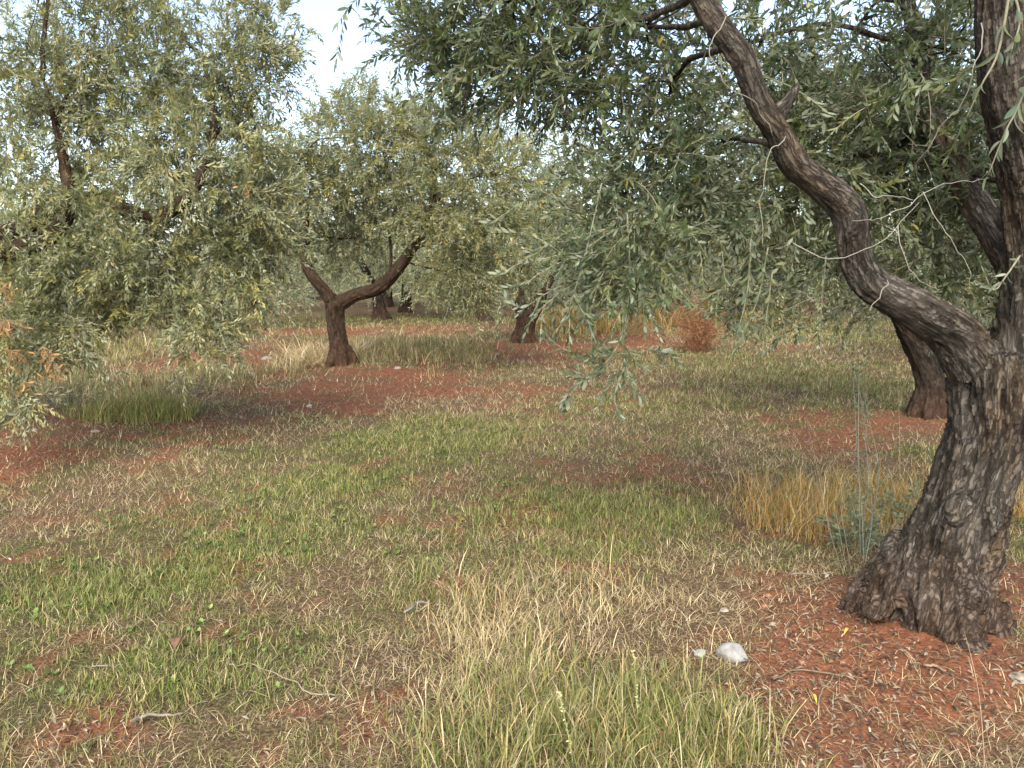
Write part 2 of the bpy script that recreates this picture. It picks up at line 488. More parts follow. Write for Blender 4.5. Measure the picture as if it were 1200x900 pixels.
def wood(root, chains, voxel, m, rough=0.03, seed=0, extra=()):
    """trunk and limbs grown together (voxel union), given bark relief, then split into one mesh per chain"""
    V, Tn, off = [], [], 0
    samples, cid, rad, sarr, fu, fv = [], [], [], [], [], []
    for ci, (nm, pts) in enumerate(chains):
        v, t = tube(pts, 20, 8)
        V.append(v); Tn.append(t + off); off += len(v)
        s = catmull(pts, 10)
        samples.append(s[:, :3]); rad.append(s[:, 3]); cid.append(np.full(len(s), ci))
        _, U_, V_ = frames(s[:, :3]); fu.append(U_); fv.append(V_)
        sarr.append(np.concatenate([[0], np.cumsum(np.linalg.norm(np.diff(s[:, :3], axis=0), axis=1))]) + 13.7 * ci)
    for pts in extra:
        v, t = tube(pts, 12, 6)
        V.append(v); Tn.append(t + off); off += len(v)
    me = mesh_arrays('wood', np.concatenate(V), np.concatenate(Tn), [])
    tmp = bpy.data.objects.new('wood', me)
    COL.objects.link(tmp)
    md = tmp.modifiers.new('r', 'REMESH')
    md.mode = 'VOXEL'
    md.voxel_size = voxel
    dg = bpy.context.evaluated_depsgraph_get()
    ev = tmp.evaluated_get(dg).to_mesh()
    ev.calc_loop_triangles()
    nv = len(ev.vertices)
    v = np.empty(nv * 3); ev.vertices.foreach_get('co', v); v = v.reshape(-1, 3)
    t = np.empty(len(ev.loop_triangles) * 3, np.int32); ev.loop_triangles.foreach_get('vertices', t); t = t.reshape(-1, 3)
    e = np.empty(len(ev.edges) * 2, np.int32); ev.edges.foreach_get('vertices', e); e = e.reshape(-1, 2)
    bpy.data.objects.remove(tmp)
    deg = np.bincount(e.ravel(), minlength=nv)[:, None]
    for _ in range(5):
        acc = np.zeros_like(v)
        for a in range(3):
            acc[:, a] = np.bincount(e[:, 0], v[e[:, 1], a], nv) + np.bincount(e[:, 1], v[e[:, 0], a], nv)
        v = 0.45 * v + 0.55 * acc / np.maximum(deg, 1)
    fn = np.cross(v[t[:, 1]] - v[t[:, 0]], v[t[:, 2]] - v[t[:, 0]])
    nrm = np.zeros_like(v)
    for k in range(3):
        for a in range(3):
            nrm[:, a] += np.bincount(t[:, k], fn[:, a], nv)
    nrm /= np.linalg.norm(nrm, axis=1, keepdims=True) + 1e-12
    P, Rd, Ci, Sa = np.concatenate(samples), np.concatenate(rad), np.concatenate(cid), np.concatenate(sarr)
    best = np.empty(nv, int)
    for a in range(0, nv, 20000):
        d = np.linalg.norm(v[a:a + 20000, None] - P[None], axis=2) / (Rd[None] + 0.01)
        best[a:a + 20000] = d.argmin(1)
    rel = v - P[best]
    s, rr = Sa[best], Rd[best]
    gu, gv = (rel * np.concatenate(fu)[best]).sum(1), (rel * np.concatenate(fv)[best]).sum(1)
    tw = 1.1 * s if len(chains) > 4 else 0.5 * s
    ang = np.arctan2(gv, gu) + tw
    cx, cy = np.cos(ang), np.sin(ang)
    big = fbm(np.stack([cx * 1.5 + seed, cy * 1.5, s * 1.3], 1), 3) - 0.5
    flute = fbm(np.stack([cx * 3.2 + seed, cy * 3.2, s * 1.1 + 5], 1), 3) - 0.5
    fl2 = 1 - 2 * np.abs(fbm(np.stack([cx * 7 + seed, cy * 7, s * 3.0], 1), 3) - 0.5)
    bk = 1 - 2 * np.abs(fbm(np.stack([gu * 34 + seed, gv * 34, s * 11 + (rel[:, 2] + v[:, 0]) * 3], 1), 3) - 0.5)
    fine = vnoise(np.stack([gu * 75, gv * 75, s * 34 + rel[:, 2] * 9], 1)) - 0.5
    k = np.clip(rr / 0.2, 0.25, 1.3)[:, None]
    deep = 1 + 1.1 * np.clip((rr - .13) / .08, 0, 1)
    disp = rough * (1.5 * big + 1.9 * deep * flute + 1.2 * deep * (fl2 - 0.8) + 0.75 * (bk - 0.75))[:, None] * k + 0.007 * fine[:, None] * np.minimum(k, 1)
    v = v + nrm * disp
    grain = np.stack([gu, gv, s * .8 + .25 * rel[:, 2]], 1)
    bark = np.clip(0.15 + 1.0 * (bk - 0.45) / 0.55 * 0.6 + 0.5 * fl2 * 0.6, 0, 1)
    fc = Ci[best][t[:, 0]]
    for ci, (nm, pts) in enumerate(chains):
        sel = t[fc == ci]
        if not len(sel):
            continue
        u, inv = np.unique(sel, return_inverse=True)
        me = mesh_arrays(nm, v[u], inv.reshape(-1, 3), [m], None, {'bark': ('FLOAT', bark[u]), 'grain': ('FLOAT_VECTOR', grain[u])})
        link(nm, me, root)
    return v

# ------------------------------------------------------------------ olive shoots
LEAF_GREEN = np.array([[0.112, 0.138, 0.070], [0.142, 0.166, 0.078], [0.178, 0.192, 0.086], [0.100, 0.134, 0.080], [0.215, 0.212, 0.096]])

def leaf_geo(kind):
    """unit leaf along +X (length 1), normal +Z; returns verts, tris"""
    if kind == 2:
        v = [(0, 0, 0), (0.5, 0.15, 0.03), (1, 0, -0.05), (0.5, -0.15, 0.03)]
        t = [(0, 2, 1), (0, 3, 2)]
    elif kind == 4:
        v = [(0, 0, 0), (0.32, 0.125, 0.045), (0.68, 0.118, 0.03), (1, 0, -0.06), (0.68, -0.118, 0.03), (0.32, -0.125, 0.045)]
        t = [(0, 5, 1), (1, 5, 4), (1, 4, 2), (2, 4, 3)]
    else:                                        # near leaf with a midrib and a short stalk
        xs = [0, 0.08, 0.22, 0.42, 0.64, 0.84, 1.0]
        w = [0.012, 0.014, 0.085, 0.118, 0.108, 0.066, 0.004]
        v, t = [], []
        for x, ww in zip(xs, w):
            zc = 0.05 * math.sin(math.pi * x) - 0.06 * x * x
            v += [(x, ww, zc + ww * 0.35), (x, 0, zc), (x, -ww, zc + ww * 0.35)]
        for i in range(len(xs) - 1):
            a = 3 * i
            t += [(a, a + 1, a + 4), (a, a + 4, a + 3), (a + 1, a + 2, a + 5), (a + 1, a + 5, a + 4)]
        t = [(p, r, q) for p, q, r in t]
    return np.array(v, float), np.array(t)

def shoot_path(length, pitch, bend, n=7, side=0.0):
    """curve in the XZ plane starting at the origin, gravity bends it down"""
    p = np.zeros((n, 3)); a, b = pitch, 0.0
    for i in range(1, n):
        st = length / (n - 1)
        p[i] = p[i - 1] + st * np.array([math.cos(a) * math.cos(b), math.cos(a) * math.sin(b), math.sin(a)])
        a = max(a - bend / (n - 1), -1.5)
        b += side / (n - 1)
    return p

def leaf_frames(path, spacing, llen, rnd, start=0.1):
    """leaf placements (origin, X, Y, Z axes scaled) along a shoot: opposite pairs"""
    seg = np.linalg.norm(np.diff(path, axis=0), axis=1)
    tot = seg.sum(); cum = np.concatenate([[0], np.cumsum(seg)])
    out, roll = [], rnd.uniform(0, 6.28)
    d = tot * start
    while d < tot:
        f = d / tot
        p = np.array([np.interp(d, cum, path[:, a]) for a in range(3)])
        i = min(np.searchsorted(cum, d), len(path) - 1); i = max(i, 1)
        T = path[i] - path[i - 1]; T = T / (np.linalg.norm(T) + 1e-9)
        A = np.cross(T, (0.1, 0.2, 1)); A /= np.linalg.norm(A) + 1e-9
        B = np.cross(A, T)
        roll += 1.57 + rnd.uniform(-0.4, 0.4)
        for sgn in (0, math.pi):
            if rnd.uniform() < 0.1:
                continue
            th = roll + sgn + rnd.uniform(-0.35, 0.35)
            outv = math.cos(th) * A + math.sin(th) * B
            sp = rnd.uniform(0.55, 1.1) * (1 - 0.45 * f)
            X = T * math.cos(sp) + outv * math.sin(sp)
            X = X + np.array([0, 0, -0.05]) + rnd.normal(0, 0.12, 3); X /= np.linalg.norm(X)
            Z = T - X * (T @ X) + rnd.normal(0, 0.35, 3)       # upper face looks towards the shoot tip
            Z = Z - X * (Z @ X); Z /= np.linalg.norm(Z) + 1e-9
            Y = np.cross(Z, X)
            l = llen * rnd.uniform(0.65, 1.15) * (1.0 if f < 0.8 else 0.75)
            w = l * rnd.uniform(0.8, 1.15)
            out.append((p, X * l, Y * w, Z * l))
        d += spacing * rnd.uniform(0.75, 1.25)
    T = path[-1] - path[-2]; T = T / np.linalg.norm(T)
    Y = np.cross((0, 0.3, 1), T); Y /= np.linalg.norm(Y)
    out.append((path[-1], T * llen * 0.7, Y * llen * 0.6, np.cross(T, Y) * llen * 0.7))
    return out

def strip_tube(path, r0, r1):
    n = len(path)
    r = np.linspace(r0, r1, n)
    T, U, V = frames(path)
    th = np.array([0, 2.094, 4.189])
    ring = path[:, None] + r[:, None, None] * (np.cos(th)[None, :, None] * U[:, None] + np.sin(th)[None, :, None] * V[:, None])
    v = ring.reshape(-1, 3)
    i = np.arange(n - 1)[:, None] * 3 + np.arange(3)[None]
    j = np.arange(n - 1)[:, None] * 3 + (np.arange(3)[None] + 1) % 3
    return v, np.concatenate([np.stack([i, j, j + 3], -1).reshape(-1, 3), np.stack([i, j + 3, i + 3], -1).reshape(-1, 3)])

def make_templates(kind, llen, spacing, nvar=8, size=1.0):
    """three habits of shoot: rising, arching, hanging; each with a few side shoots of its own"""
    rnd = np.random.default_rng(kind * 100 + int(llen * 1000))
    lv, lt = leaf_geo(kind)
    T = {'up': [], 'arch': [], 'hang': []}
    for habit, (pl, ph, bl, bh, ll, lh) in dict(up=(0.7, 1.35, -0.3, 0.5, 0.22, 0.38), arch=(0.0, 0.8, 0.3, 1.5, 0.22, 0.4), hang=(-0.9, 0.0, 0.3, 1.3, 0.25, 0.5)).items():
        for k in range(nvar):
            main = shoot_path(rnd.uniform(ll, lh) * size, rnd.uniform(pl, ph), rnd.uniform(bl, bh), 6, rnd.uniform(-0.8, 0.8))
            paths = [main]
            for q in range(int(rnd.integers(2, 4))):
                i = int(rnd.integers(1, 5))
                T0_ = main[i] - main[i - 1]
                pit = math.asin(np.clip(T0_[2] / np.linalg.norm(T0_), -1, 1)) + rnd.uniform(-0.7, 0.7)
                azz = math.atan2(T0_[1], T0_[0]) + rnd.choice((-1, 1)) * rnd.uniform(0.4, 1.2)
                p = shoot_path(rnd.uniform(0.10, 0.22) * size, pit, rnd.uniform(-0.6, 0.8), 4, rnd.uniform(-0.5, 0.5))
                c, s_ = math.cos(azz), math.sin(azz)
                paths.append(np.stack([c * p[:, 0] - s_ * p[:, 1], s_ * p[:, 0] + c * p[:, 1], p[:, 2]], 1) + main[i])
            vs, ts, lid, mats, off, li = [], [], [], [], 0, 0
            for pi, path in enumerate(paths):
                sv, st = strip_tube(path, (0.0022 if pi == 0 else 0.0014) * size, 0.001 * size)
                if kind == 2:                        # far off, two sides of the twig are enough
                    st = st.reshape(2, -1, 3, 3)[:, :, :1].reshape(-1, 3)
                    st = np.concatenate([st[:len(st) // 2], st[len(st) // 2:]])
                vs.append(sv); ts.append(st + off); lid.append(np.full(len(sv), -1)); mats.append(np.ones(len(st), int)); off += len(sv)
                for (p, X, Y, Z) in leaf_frames(path, spacing, llen, rnd, 0.15 if pi == 0 else 0.1):
                    v = p + lv[:, :1] * X + lv[:, 1:2] * Y + lv[:, 2:3] * Z
                    vs.append(v); ts.append(lt + off); lid.append(np.full(len(v), li)); mats.append(np.zeros(len(lt), int)); off += len(v); li += 1
            T[habit].append((np.concatenate(vs), np.concatenate(ts), np.concatenate(lid), np.concatenate(mats)))
    return T

TPL = {'near': make_templates(4, 0.050, 0.022), 'mid': make_templates(2, 0.058, 0.025),
       'far': make_templates(2, 0.075, 0.038, size=1.1), 'dist': make_templates(2, 0.13, 0.08, size=1.3)}

def crown_mesh(name, sprays, tpl, pal=LEAF_GREEN, warm=0.0, lm=None):
    """sprays: list of (pos, azimuth, habit, scale)"""
    groups = {}
    for (p, az, habit, sc, *own) in sprays:
        tp = own[0] if own else tpl
        k = (tp, habit, int(rng.integers(len(TPL[tp][habit]))))
        groups.setdefault(k, []).append((p[0], p[1], p[2], az, sc, rng.uniform(-0.7, 0.7)))
    VV, TT, CC, MM, off = [], [], [], [], 0
    for (tp, habit, k), lst in groups.items():
        tv, tt, lid, tm = TPL[tp][habit][k]
        a = np.array(lst)
        c, s = np.cos(a[:, 3]), np.sin(a[:, 3])
        roll = a[:, 5]
        cr, sr = np.cos(roll), np.sin(roll)
        y1 = tv[None, :, 1] * cr[:, None] - tv[None, :, 2] * sr[:, None]
        z1 = tv[None, :, 1] * sr[:, None] + tv[None, :, 2] * cr[:, None]
        x1 = np.broadcast_to(tv[None, :, 0], y1.shape)
        X = (c[:, None] * x1 - s[:, None] * y1) * a[:, 4:5] + a[:, 0:1]
        Y = (s[:, None] * x1 + c[:, None] * y1) * a[:, 4:5] + a[:, 1:2]
        Z = z1 * a[:, 4:5] + a[:, 2:3]
        n, m = X.shape
        VV.append(np.stack([X, Y, Z], -1).reshape(-1, 3))
        TT.append((tt[None] + (np.arange(n) * m)[:, None, None] + off).reshape(-1, 3))
        MM.append(np.tile(tm, n))
        nl = lid.max() + 2
        pc = pal[rng.integers(len(pal), size=(n, nl))] * rng.uniform(0.75, 1.3, (n, nl, 1))
        spr = rng.uniform(0.82, 1.22, (n, 1, 1))                    # whole shoots differ in age
        w = np.clip(rng.normal(warm, 0.25, (n, 1, 1)), 0, 1)
        pc = pc * spr
        pc = pc * (1 - w) + pc * np.array([1.75, 1.35, 0.75]) * w
        yl = rng.uniform(size=(n, nl)) < 0.006
        pc[yl] = (0.30, 0.24, 0.05)
        pc[:, -1] = np.array([0.20, 0.17, 0.12]) * rng.uniform(0.7, 1.3, (n, 1))
        CC.append(pc[:, lid].reshape(-1, 3))
        off += n * m
    return mesh_arrays(name, np.concatenate(VV), np.concatenate(TT), [lm or M_LEAF, M_SHOOT], np.concatenate(MM),
                       {'tint': ('FLOAT_COLOR', np.concatenate(CC))}, smooth=False)

def lobe_sprays(c, r, n, axis_xy, hang=0.4, up=0.3, zs=0.8, sc=(0.75, 1.15)):
    """shoots filling an ellipsoid lobe, denser towards its outside, pointing away from it"""
    out = []
    c = np.asarray(c, float)
    nn = rng.normal(size=(n, 3)); nn /= np.linalg.norm(nn, axis=1, keepdims=True)
    rad = rng.uniform(0.12, 1, n) ** 0.55
    clump = fbm(nn * 2.2 + c, 2)
    for i in range(n):
        d = nn[i]
        rr = r * rad[i] * (0.45 + 1.1 * clump[i])
        p = c + d * rr * np.array([1, 1, zs])
        o = d[:2] + 0.5 * (p[:2] - axis_xy) / (np.linalg.norm(p[:2] - axis_xy) + 0.3)
        az = math.atan2(o[1], o[0]) + rng.normal(0, 0.6)
        u = rng.uniform() + 0.35 * d[2]
        habit = 'up' if u > 1 - up else ('hang' if u < hang else 'arch')
        out.append((p, az, habit, rng.uniform(*sc)))
    return out

def branches(root, tree, lobes, sources, r0, m, nsub=5, rmin=0.006, min_r=0.0):
    """a branch from the nearest limb point to each lobe, forking inside it; one part per branch"""
    src = np.array([q[:3] for q in sources])
    used = np.zeros(len(src))
    for (c, r, *_rest) in lobes:
        c = np.asarray(c, float)
        if r < min_r:
            continue
        d = np.linalg.norm(src - c, axis=1) + 0.6 * np.maximum(src[:, 2] - c[2], 0) + 0.35 * used
        i = d.argmin()
        used[max(0, i - 1):i + 2] += 1
        s = src[i]
        L = np.linalg.norm(c - s)
        mid = s + (c - s) * 0.5 + np.array([0, 0, 0.08 * L]) + rng.normal(0, 0.10 * L, 3)
        rb = min(r0, 0.009 + 0.009 * L)
        b = Bag()
        v, t = tube([(*s, rb), (*mid, rb * 0.7), (*c, rb * 0.45)], 7, 8, 0.1 * L * 0.6)
        b.add(v, t)
        for _ in range(nsub):
            e = rng.normal(size=3); e[2] = abs(e[2]) * 0.6 - 0.1; e /= np.linalg.norm(e)
            f = rng.uniform(0.45, 0.95)
            st = mid + (c - mid) * f
            en = c + e * r * rng.uniform(0.6, 0.95)
            mm = (st + en) / 2 + rng.normal(0, 0.08 * r, 3)
            v, t = tube([(*st, rb * 0.42), (*mm, rb * 0.3), (*en, rmin * 0.4)], 5, 5, 0.05 * r)
            b.add(v, t)
        me = mesh_arrays('branch', np.concatenate(b.v), np.concatenate(b.t), [m], None, {'bark': ('FLOAT', np.full(b.n, 0.7)), 'grain': ('FLOAT_VECTOR', np.concatenate(b.v))})
        link('branch', me, root)

def tree_root(x, y, label, group='olive trees of the grove'):
    z = float(gz(x, y)[0])
    e = bpy.data.objects.new('olive_tree', None)
    e.empty_display_size = 0.3
    COL.objects.link(e)
    e.location = (x, y, z)
    tag(e, label, 'olive tree', group)
    return e, z

def px_chain(rows, root=None):
    """rows of (px, py, depth, radius in m)"""
    return [(*at(a, b, d), r) for a, b, d, r in rows]

def px_lobes(rows):
    return [(at(a, b, d), r, n, h, u) for a, b, d, r, n, h, u in rows]

def root_flare(x, y, z, r, n, seed, h=0.32, reach=1.5):
    """buttress roots running from the stem into the earth"""
    rr = np.random.default_rng(seed)
    out = []
    for k in range(n):
        a = 2 * math.pi * (k + rr.uniform(-0.3, 0.3)) / n
        d = np.array([math.cos(a), math.sin(a)])
        q = reach * rr.uniform(0.8, 1.15)
        out.append([(x + d[0] * r * 0.45, y + d[1] * r * 0.45, z + h, r * 0.42), (x + d[0] * r * 0.85, y + d[1] * r * 0.85, z + h * 0.4, r * 0.36),
                    (x + d[0] * r * q, y + d[1] * r * q, z - 0.04, r * 0.26), (x + d[0] * r * q * 1.2, y + d[1] * r * q * 1.2, z - 0.14, r * 0.15)])
    return out

# ------------------------------------------------------------------ the big tree on the right
def big_tree():
    x, y, _ = TREE_XY['M']
    root, z = tree_root(x, y, 'big gnarled olive tree with thick fluted trunk and forked limbs on red soil')
    D = y
    tr = [(x, y, z - 0.15, 0.24)] + px_chain([(1086, 742, D, 0.215), (1100, 690, D, 0.19), (1116, 640, D, 0.172), (1138, 570, D + .02, 0.152), (1158, 510, D + .02, 0.145), (1164, 450, D, 0.155), (1164, 412, D, 0.135)])
    left = px_chain([(1150, 440, D, 0.105), (1122, 396, D - .02, 0.09), (1084, 368, D - .05, 0.078), (1045, 346, D - .07, 0.068), (1016, 326, D - .08, 0.064), (1002, 296, D - .1, 0.058), (998, 255, D - .12, 0.062), (985, 235, D - .13, 0.06),
                     (952, 208, D - .15, 0.05), (930, 190, D - .16, 0.052), (915, 160, D - .18, 0.047), (888, 118, D - .2, 0.042), (872, 72, D - .22, 0.045), (858, 52, D - .22, 0.042), (828, 12, D - .24, 0.037), (790, -60, D - .28, 0.033), (740, -150, D - .3, 0.026)])
    right = px_chain([(1188, 450, D, 0.115), (1202, 390, D - .02, 0.11), (1212, 310, D - .06, 0.105), (1206, 220, D - .1, 0.10), (1190, 130, D - .18, 0.095), (1178, 40, D - .24, 0.09), (1184, -60, D - .3, 0.078), (1230, -200, D - .3, 0.055)])
    back = px_chain([(1205, 330, D, 0.085), (1175, 285, D + .15, 0.07), (1130, 215, D + .35, 0.056), (1090, 130, D + .5, 0.046), (1070, 30, D + .6, 0.034), (1040, -80, D + .7, 0.026)])
    spur = px_chain([(905, 140, D - .17, 0.038), (922, 120, D - .1, 0.024), (935, 100, D - .05, 0.016)])
    ext = root_flare(x - .01, y, z, 0.21, 8, 5, 0.26, 1.08)
    ext += [px_chain([(1078, 620, D - .1, .03), (1044, 690, D - .1, 0.05), (1026, 722, D - .1, 0.05)])]
    for px, py, dd, r in ((1018, 684, .25, .026), (1168, 612, .15, .038), (1150, 700, .20, .026), (1128, 596, .15, .03), (1182, 480, .12, .034), (1000, 262, .18, .03), (940, 188, .2, .025), (1060, 352, .1, .03)):
        p = at(px, py, D - dd)
        ext.append([(p[0], p[1] + .03, p[2] - r * 2.2, r * .4), (p[0], p[1] + .008, p[2], r), (p[0] + .01, p[1] + .03, p[2] + r * 2, r * .45)])
    wood(root, [('trunk', tr), ('limb', left), ('limb', right), ('limb', back), ('limb', spur)], 0.0085, M_BARK, 0.034, 3, ext)
    lobes = px_lobes([
        # photo x, y, depth, radius, shoots, hang, up
        (520, 45, 3.9, .22, 26, .15, .35), (560, 70, 3.8, .28, 44, .2, .25), (555, 0, 3.8, .26, 30, .2, .4), (605, 60, 3.8, .32, 54, .2, .2), (590, -10, 3.6, .36, 50, .2, .4), (665, 30, 3.6, .36, 60, .2, .3), (665, 90, 3.7, .22, 24, .2, .1), (680, -130, 3.4, .56, 80, .3, .4),
        (745, 30, 3.5, .4, 56, .3, .3), (730, 110, 3.6, .28, 30, .35, .15), (785, 110, 3.6, .32, 40, .3, .2), (740, -110, 3.6, .6, 80, .4, .3),
        (725, 210, 3.5, .16, 20, .6, .05), (775, 200, 3.5, .24, 36, .6, .05), (735, 260, 3.4, .1, 12, .6, .05), (760, 265, 3.4, .17, 24, .6, .05), (785, 245, 3.5, .15, 16, .5, .05), (700, 300, 3.3, .05, 5, .7, .0), (735, 315, 3.3, .10, 14, .6, 0), (755, 300, 3.4, .10, 10, .6, 0), (740, 415, 3.15, .03, 2, .3, 0), (728, 430, 3.15, .03, 2, .5, 0), (872, 325, 3.4, .05, 4, .9, 0), (890, 345, 3.5, .05, 4, .9, 0), (960, 360, 3.5, .06, 4, .9, 0), (660, 330, 3.3, .04, 3, .9, 0), (715, 285, 3.3, .09, 6, .8, .0), (745, 300, 3.3, .08, 6, .8, 0), (840, 170, 3.7, .32, 44, .4, .2), (850, 60, 3.7, .3, 34, .4, .3),
        (865, 225, 3.6, .22, 24, .5, .05), (905, 250, 3.6, .12, 10, .7, 0), (1000, 230, 3.8, .28, 40, .5, .1), (930, 210, 3.8, .3, 40, .5, .2), (935, 100, 4.0, .26, 14, .4, .3), (955, 300, 3.7, .12, 8, .8, 0),
        (1050, 170, 3.7, .36, 60, .4, .3), (1060, 260, 3.7, .3, 54, .5, .2), (1000, 120, 3.8, .32, 44, .4, .3), (1000, 40, 3.8, .3, 36, .4, .3), (1050, 90, 3.6, .3, 50, .4, .3), (1120, 60, 3.5, .4, 70, .4, .3), (1120, 300, 3.7, .24, 36, .6, .1), (1120, 180, 3.8, .35, 50, .5, .2),
        (1190, 200, 3.7, .35, 50, .5, .2), (900, -120, 3.6, .6, 70, .4, .3), (1080, -120, 3.5, .6, 80, .4, .3), (1250, -80, 3.6, .8, 110, .4, .3),
        (1380, 60, 3.3, .8, 110, .5, .3), (1330, 240, 3.5, .6, 70, .6, .2), (1500, 220, 3.2, .6, 60, .6, .2), (1150, -330, 3.2, .8, 90, .3, .5), (850, -300, 3.4, .8, 90, .3, .5)])
    sp = []
    for c, r, n, h, u in lobes:
        out = r > .55                                  # the parts of the crown above and beside the view
        for q in lobe_sprays(c, r, int(n * (.45 if out else 1.05)), np.array([x, y]), h, u):
            sp.append((*q, 'mid') if out else q)
    me = crown_mesh('crown', sp, 'near', pal=LEAF_GREEN * np.array([.47, .58, .56]), lm=M_LEAF_SHADE, warm=.16)  # palette darkened and cooled: the crown's shade painted into the leaf tint
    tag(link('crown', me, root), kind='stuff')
    branches(root, 'M', lobes, list(catmull(left[7:], 4)) + list(catmull(right[3:], 4)) + list(catmull(back[2:], 4)), 0.014, M_BARK, 4, min_r=.3)
    # the hanging shoots that stand clear of the crown: each leaf of them is built on its own
    rnd = np.random.default_rng(11)
    LM = []
    lv, lt = leaf_geo(12)
    for k in range(8):
        b = Bag()
        v = lv.copy()
        v[:, 2] += rnd.uniform(-0.08, 0.06) * v[:, 0] ** 2
        v[:, 1] *= rnd.uniform(0.85, 1.15)
        b.add(v, lt, 0, LEAF_GREEN[k % 5] * np.array([.55, .64, .62]) * rnd.uniform(0.9, 1.35))  # leaf green dimmed by colour to stand in for shade
        LM.append(b.mesh('leaf', [M_LEAF_SHADE]))
    def shoot(rows, llen=0.058, spacing=0.028, r0=0.0035, dens=0.05, joined=False):
        pts = px_chain([(a, b_, d, 0) for a, b_, d in rows])
        c = catmull(pts, 6)[:, :3]
        b = Bag()
        rr = np.linspace(r0, 0.0012, len(c))
        v, t = tube([(*p, q) for p, q in zip(c, rr)], 6, 1)
        b.add(v, t, 0, np.array([0.16, 0.15, 0.10]))
        s = link('shoot', b.mesh('shoot', [M_SHOOT]), root, loc=None)
        if joined:
            fb = Bag()
            for (p, X, Y, Z) in leaf_frames(c, spacing, llen, rnd, dens):
                fb.add(p + lv[:, :1] * X + lv[:, 1:2] * Y + lv[:, 2:3] * Z, lt, 0, LEAF_GREEN[int(rnd.integers(5))] * np.array([.55, .64, .62]) * rnd.uniform(0.9, 1.35))  # same painted shade in the joined leaves
            tag(link('foliage', fb.mesh('foliage', [M_LEAF_SHADE]), s, loc=(0, 0, 0)), kind='stuff')
            return
        for (p, X, Y, Z) in leaf_frames(c, spacing, llen, rnd, dens):
            o = bpy.data.objects.new('leaf', LM[int(rnd.integers(8))])
            COL.objects.link(o)
            o.parent = s
            from mathutils import Matrix
            o.matrix_local = Matrix(((X[0], Y[0], Z[0], p[0]), (X[1], Y[1], Z[1], p[1]), (X[2], Y[2], Z[2], p[2]), (0, 0, 0, 1)))
    d = 3.2
    shoot([(735, 250, d), (738, 330, d - .02), (731, 400, d - .04), (733, 460, d - .05)], .05, .03)
    shoot([(733, 385, d - .04), (716, 418, d - .1), (690, 440, d - .14), (678, 436, d - .15)], .048, .016)
    shoot([(732, 405, d - .04), (752, 430, d), (776, 428, d + .02)], .048, .016)
    shoot([(731, 420, d - .05), (742, 455, d - .09), (757, 470, d - .1)], .048, .016)
    shoot([(732, 430, d - .05), (720, 465, d - .09), (728, 490, d - .12)], .048, .015)
    shoot([(733, 425, d - .05), (712, 455, d), (700, 478, d)], .046, .016)
    shoot([(705, 215, d), (688, 290, d), (672, 345, d), (652, 402, d)], .055, .034, joined=True)
    shoot([(672, 345, d), (690, 380, d), (700, 405, d)], .055, .026)
    shoot([(790, 240, d), (776, 320, d), (768, 360, d)], .055, .034, joined=True)
    shoot([(770, 330, d), (800, 352, d), (812, 340, d)], .05, .026, joined=True)
    shoot([(880, 280, d), (876, 340, d), (862, 400, d - .05)], .058, .034)
    shoot([(900, 290, d), (888, 350, d), (862, 412, d)], .055, .036, joined=True)
    shoot([(905, 320, d), (897, 380, d), (892, 424, d)], .05, .036, joined=True)
    shoot([(968, 300, d), (962, 370, d), (962, 440, d)], .045, .04, joined=True)
    shoot([(1185, -20, 1.75), (1170, 60, 1.75), (1150, 100, 1.75), (1132, 140, 1.78)], .052, .06)
    shoot([(1215, 60, 1.7), (1195, 120, 1.7), (1178, 155, 1.7), (1158, 205, 1.72)], .05, .03)
    shoot([(1180, -30, 1.8), (1195, 20, 1.78), (1185, 60, 1.75)], .055, .03)
    shoot([(1195, 300, 2.5), (1180, 322, 2.45), (1164, 340, 2.4), (1150, 312, 2.4)], .055, .035)
    # bare pale arching twigs
    for rows in ([(1000, 262, 2.8), (1040, 255, 2.7), (1080, 230, 2.7), (1130, 212, 2.8), (1160, 212, 2.9)],
                 [(930, 285, 2.7), (970, 303, 2.65), (1030, 285, 2.65), (1075, 235, 2.7)],
                 [(1005, 215, 2.7), (1030, 230, 2.68), (1070, 232, 2.7)],
                 [(1052, 265, 2.7), (1062, 310, 2.68), (1085, 335, 2.7), (1100, 342, 2.75)],
                 [(1080, 225, 2.7), (1105, 265, 2.68), (1130, 305, 2.68), (1140, 335, 2.7)],
                 [(850, 20, 2.7), (834, 50, 2.65), (850, 95, 2.65), (885, 118, 2.7), (905, 160, 2.75)],
                 [(920, 160, 2.7), (897, 185, 2.66), (890, 240, 2.68), (893, 290, 2.7)],
                 [(1044, 327, 2.75), (1032, 345, 2.72), (1020, 363, 2.7)],
                 [(1150, 30, 2.2), (1140, 90, 2.2), (1105, 150, 2.3), (1075, 195, 2.4)]):
        pts = px_chain([(a, b_, dd, 0.0032) for a, b_, dd in rows])
        b = Bag()
        v, t = tube([(*p[:3], 0.0018 - 0.0009 * i / len(pts)) for i, p in enumerate(pts)], 6, 7, .035)
        b.add(v, t, 0, np.array([0.20, 0.185, 0.15]))
        link('twig', b.mesh('twig', [M_SHOOT]), root)
    return root

big_tree()
print('big tree', time.time() - T0)

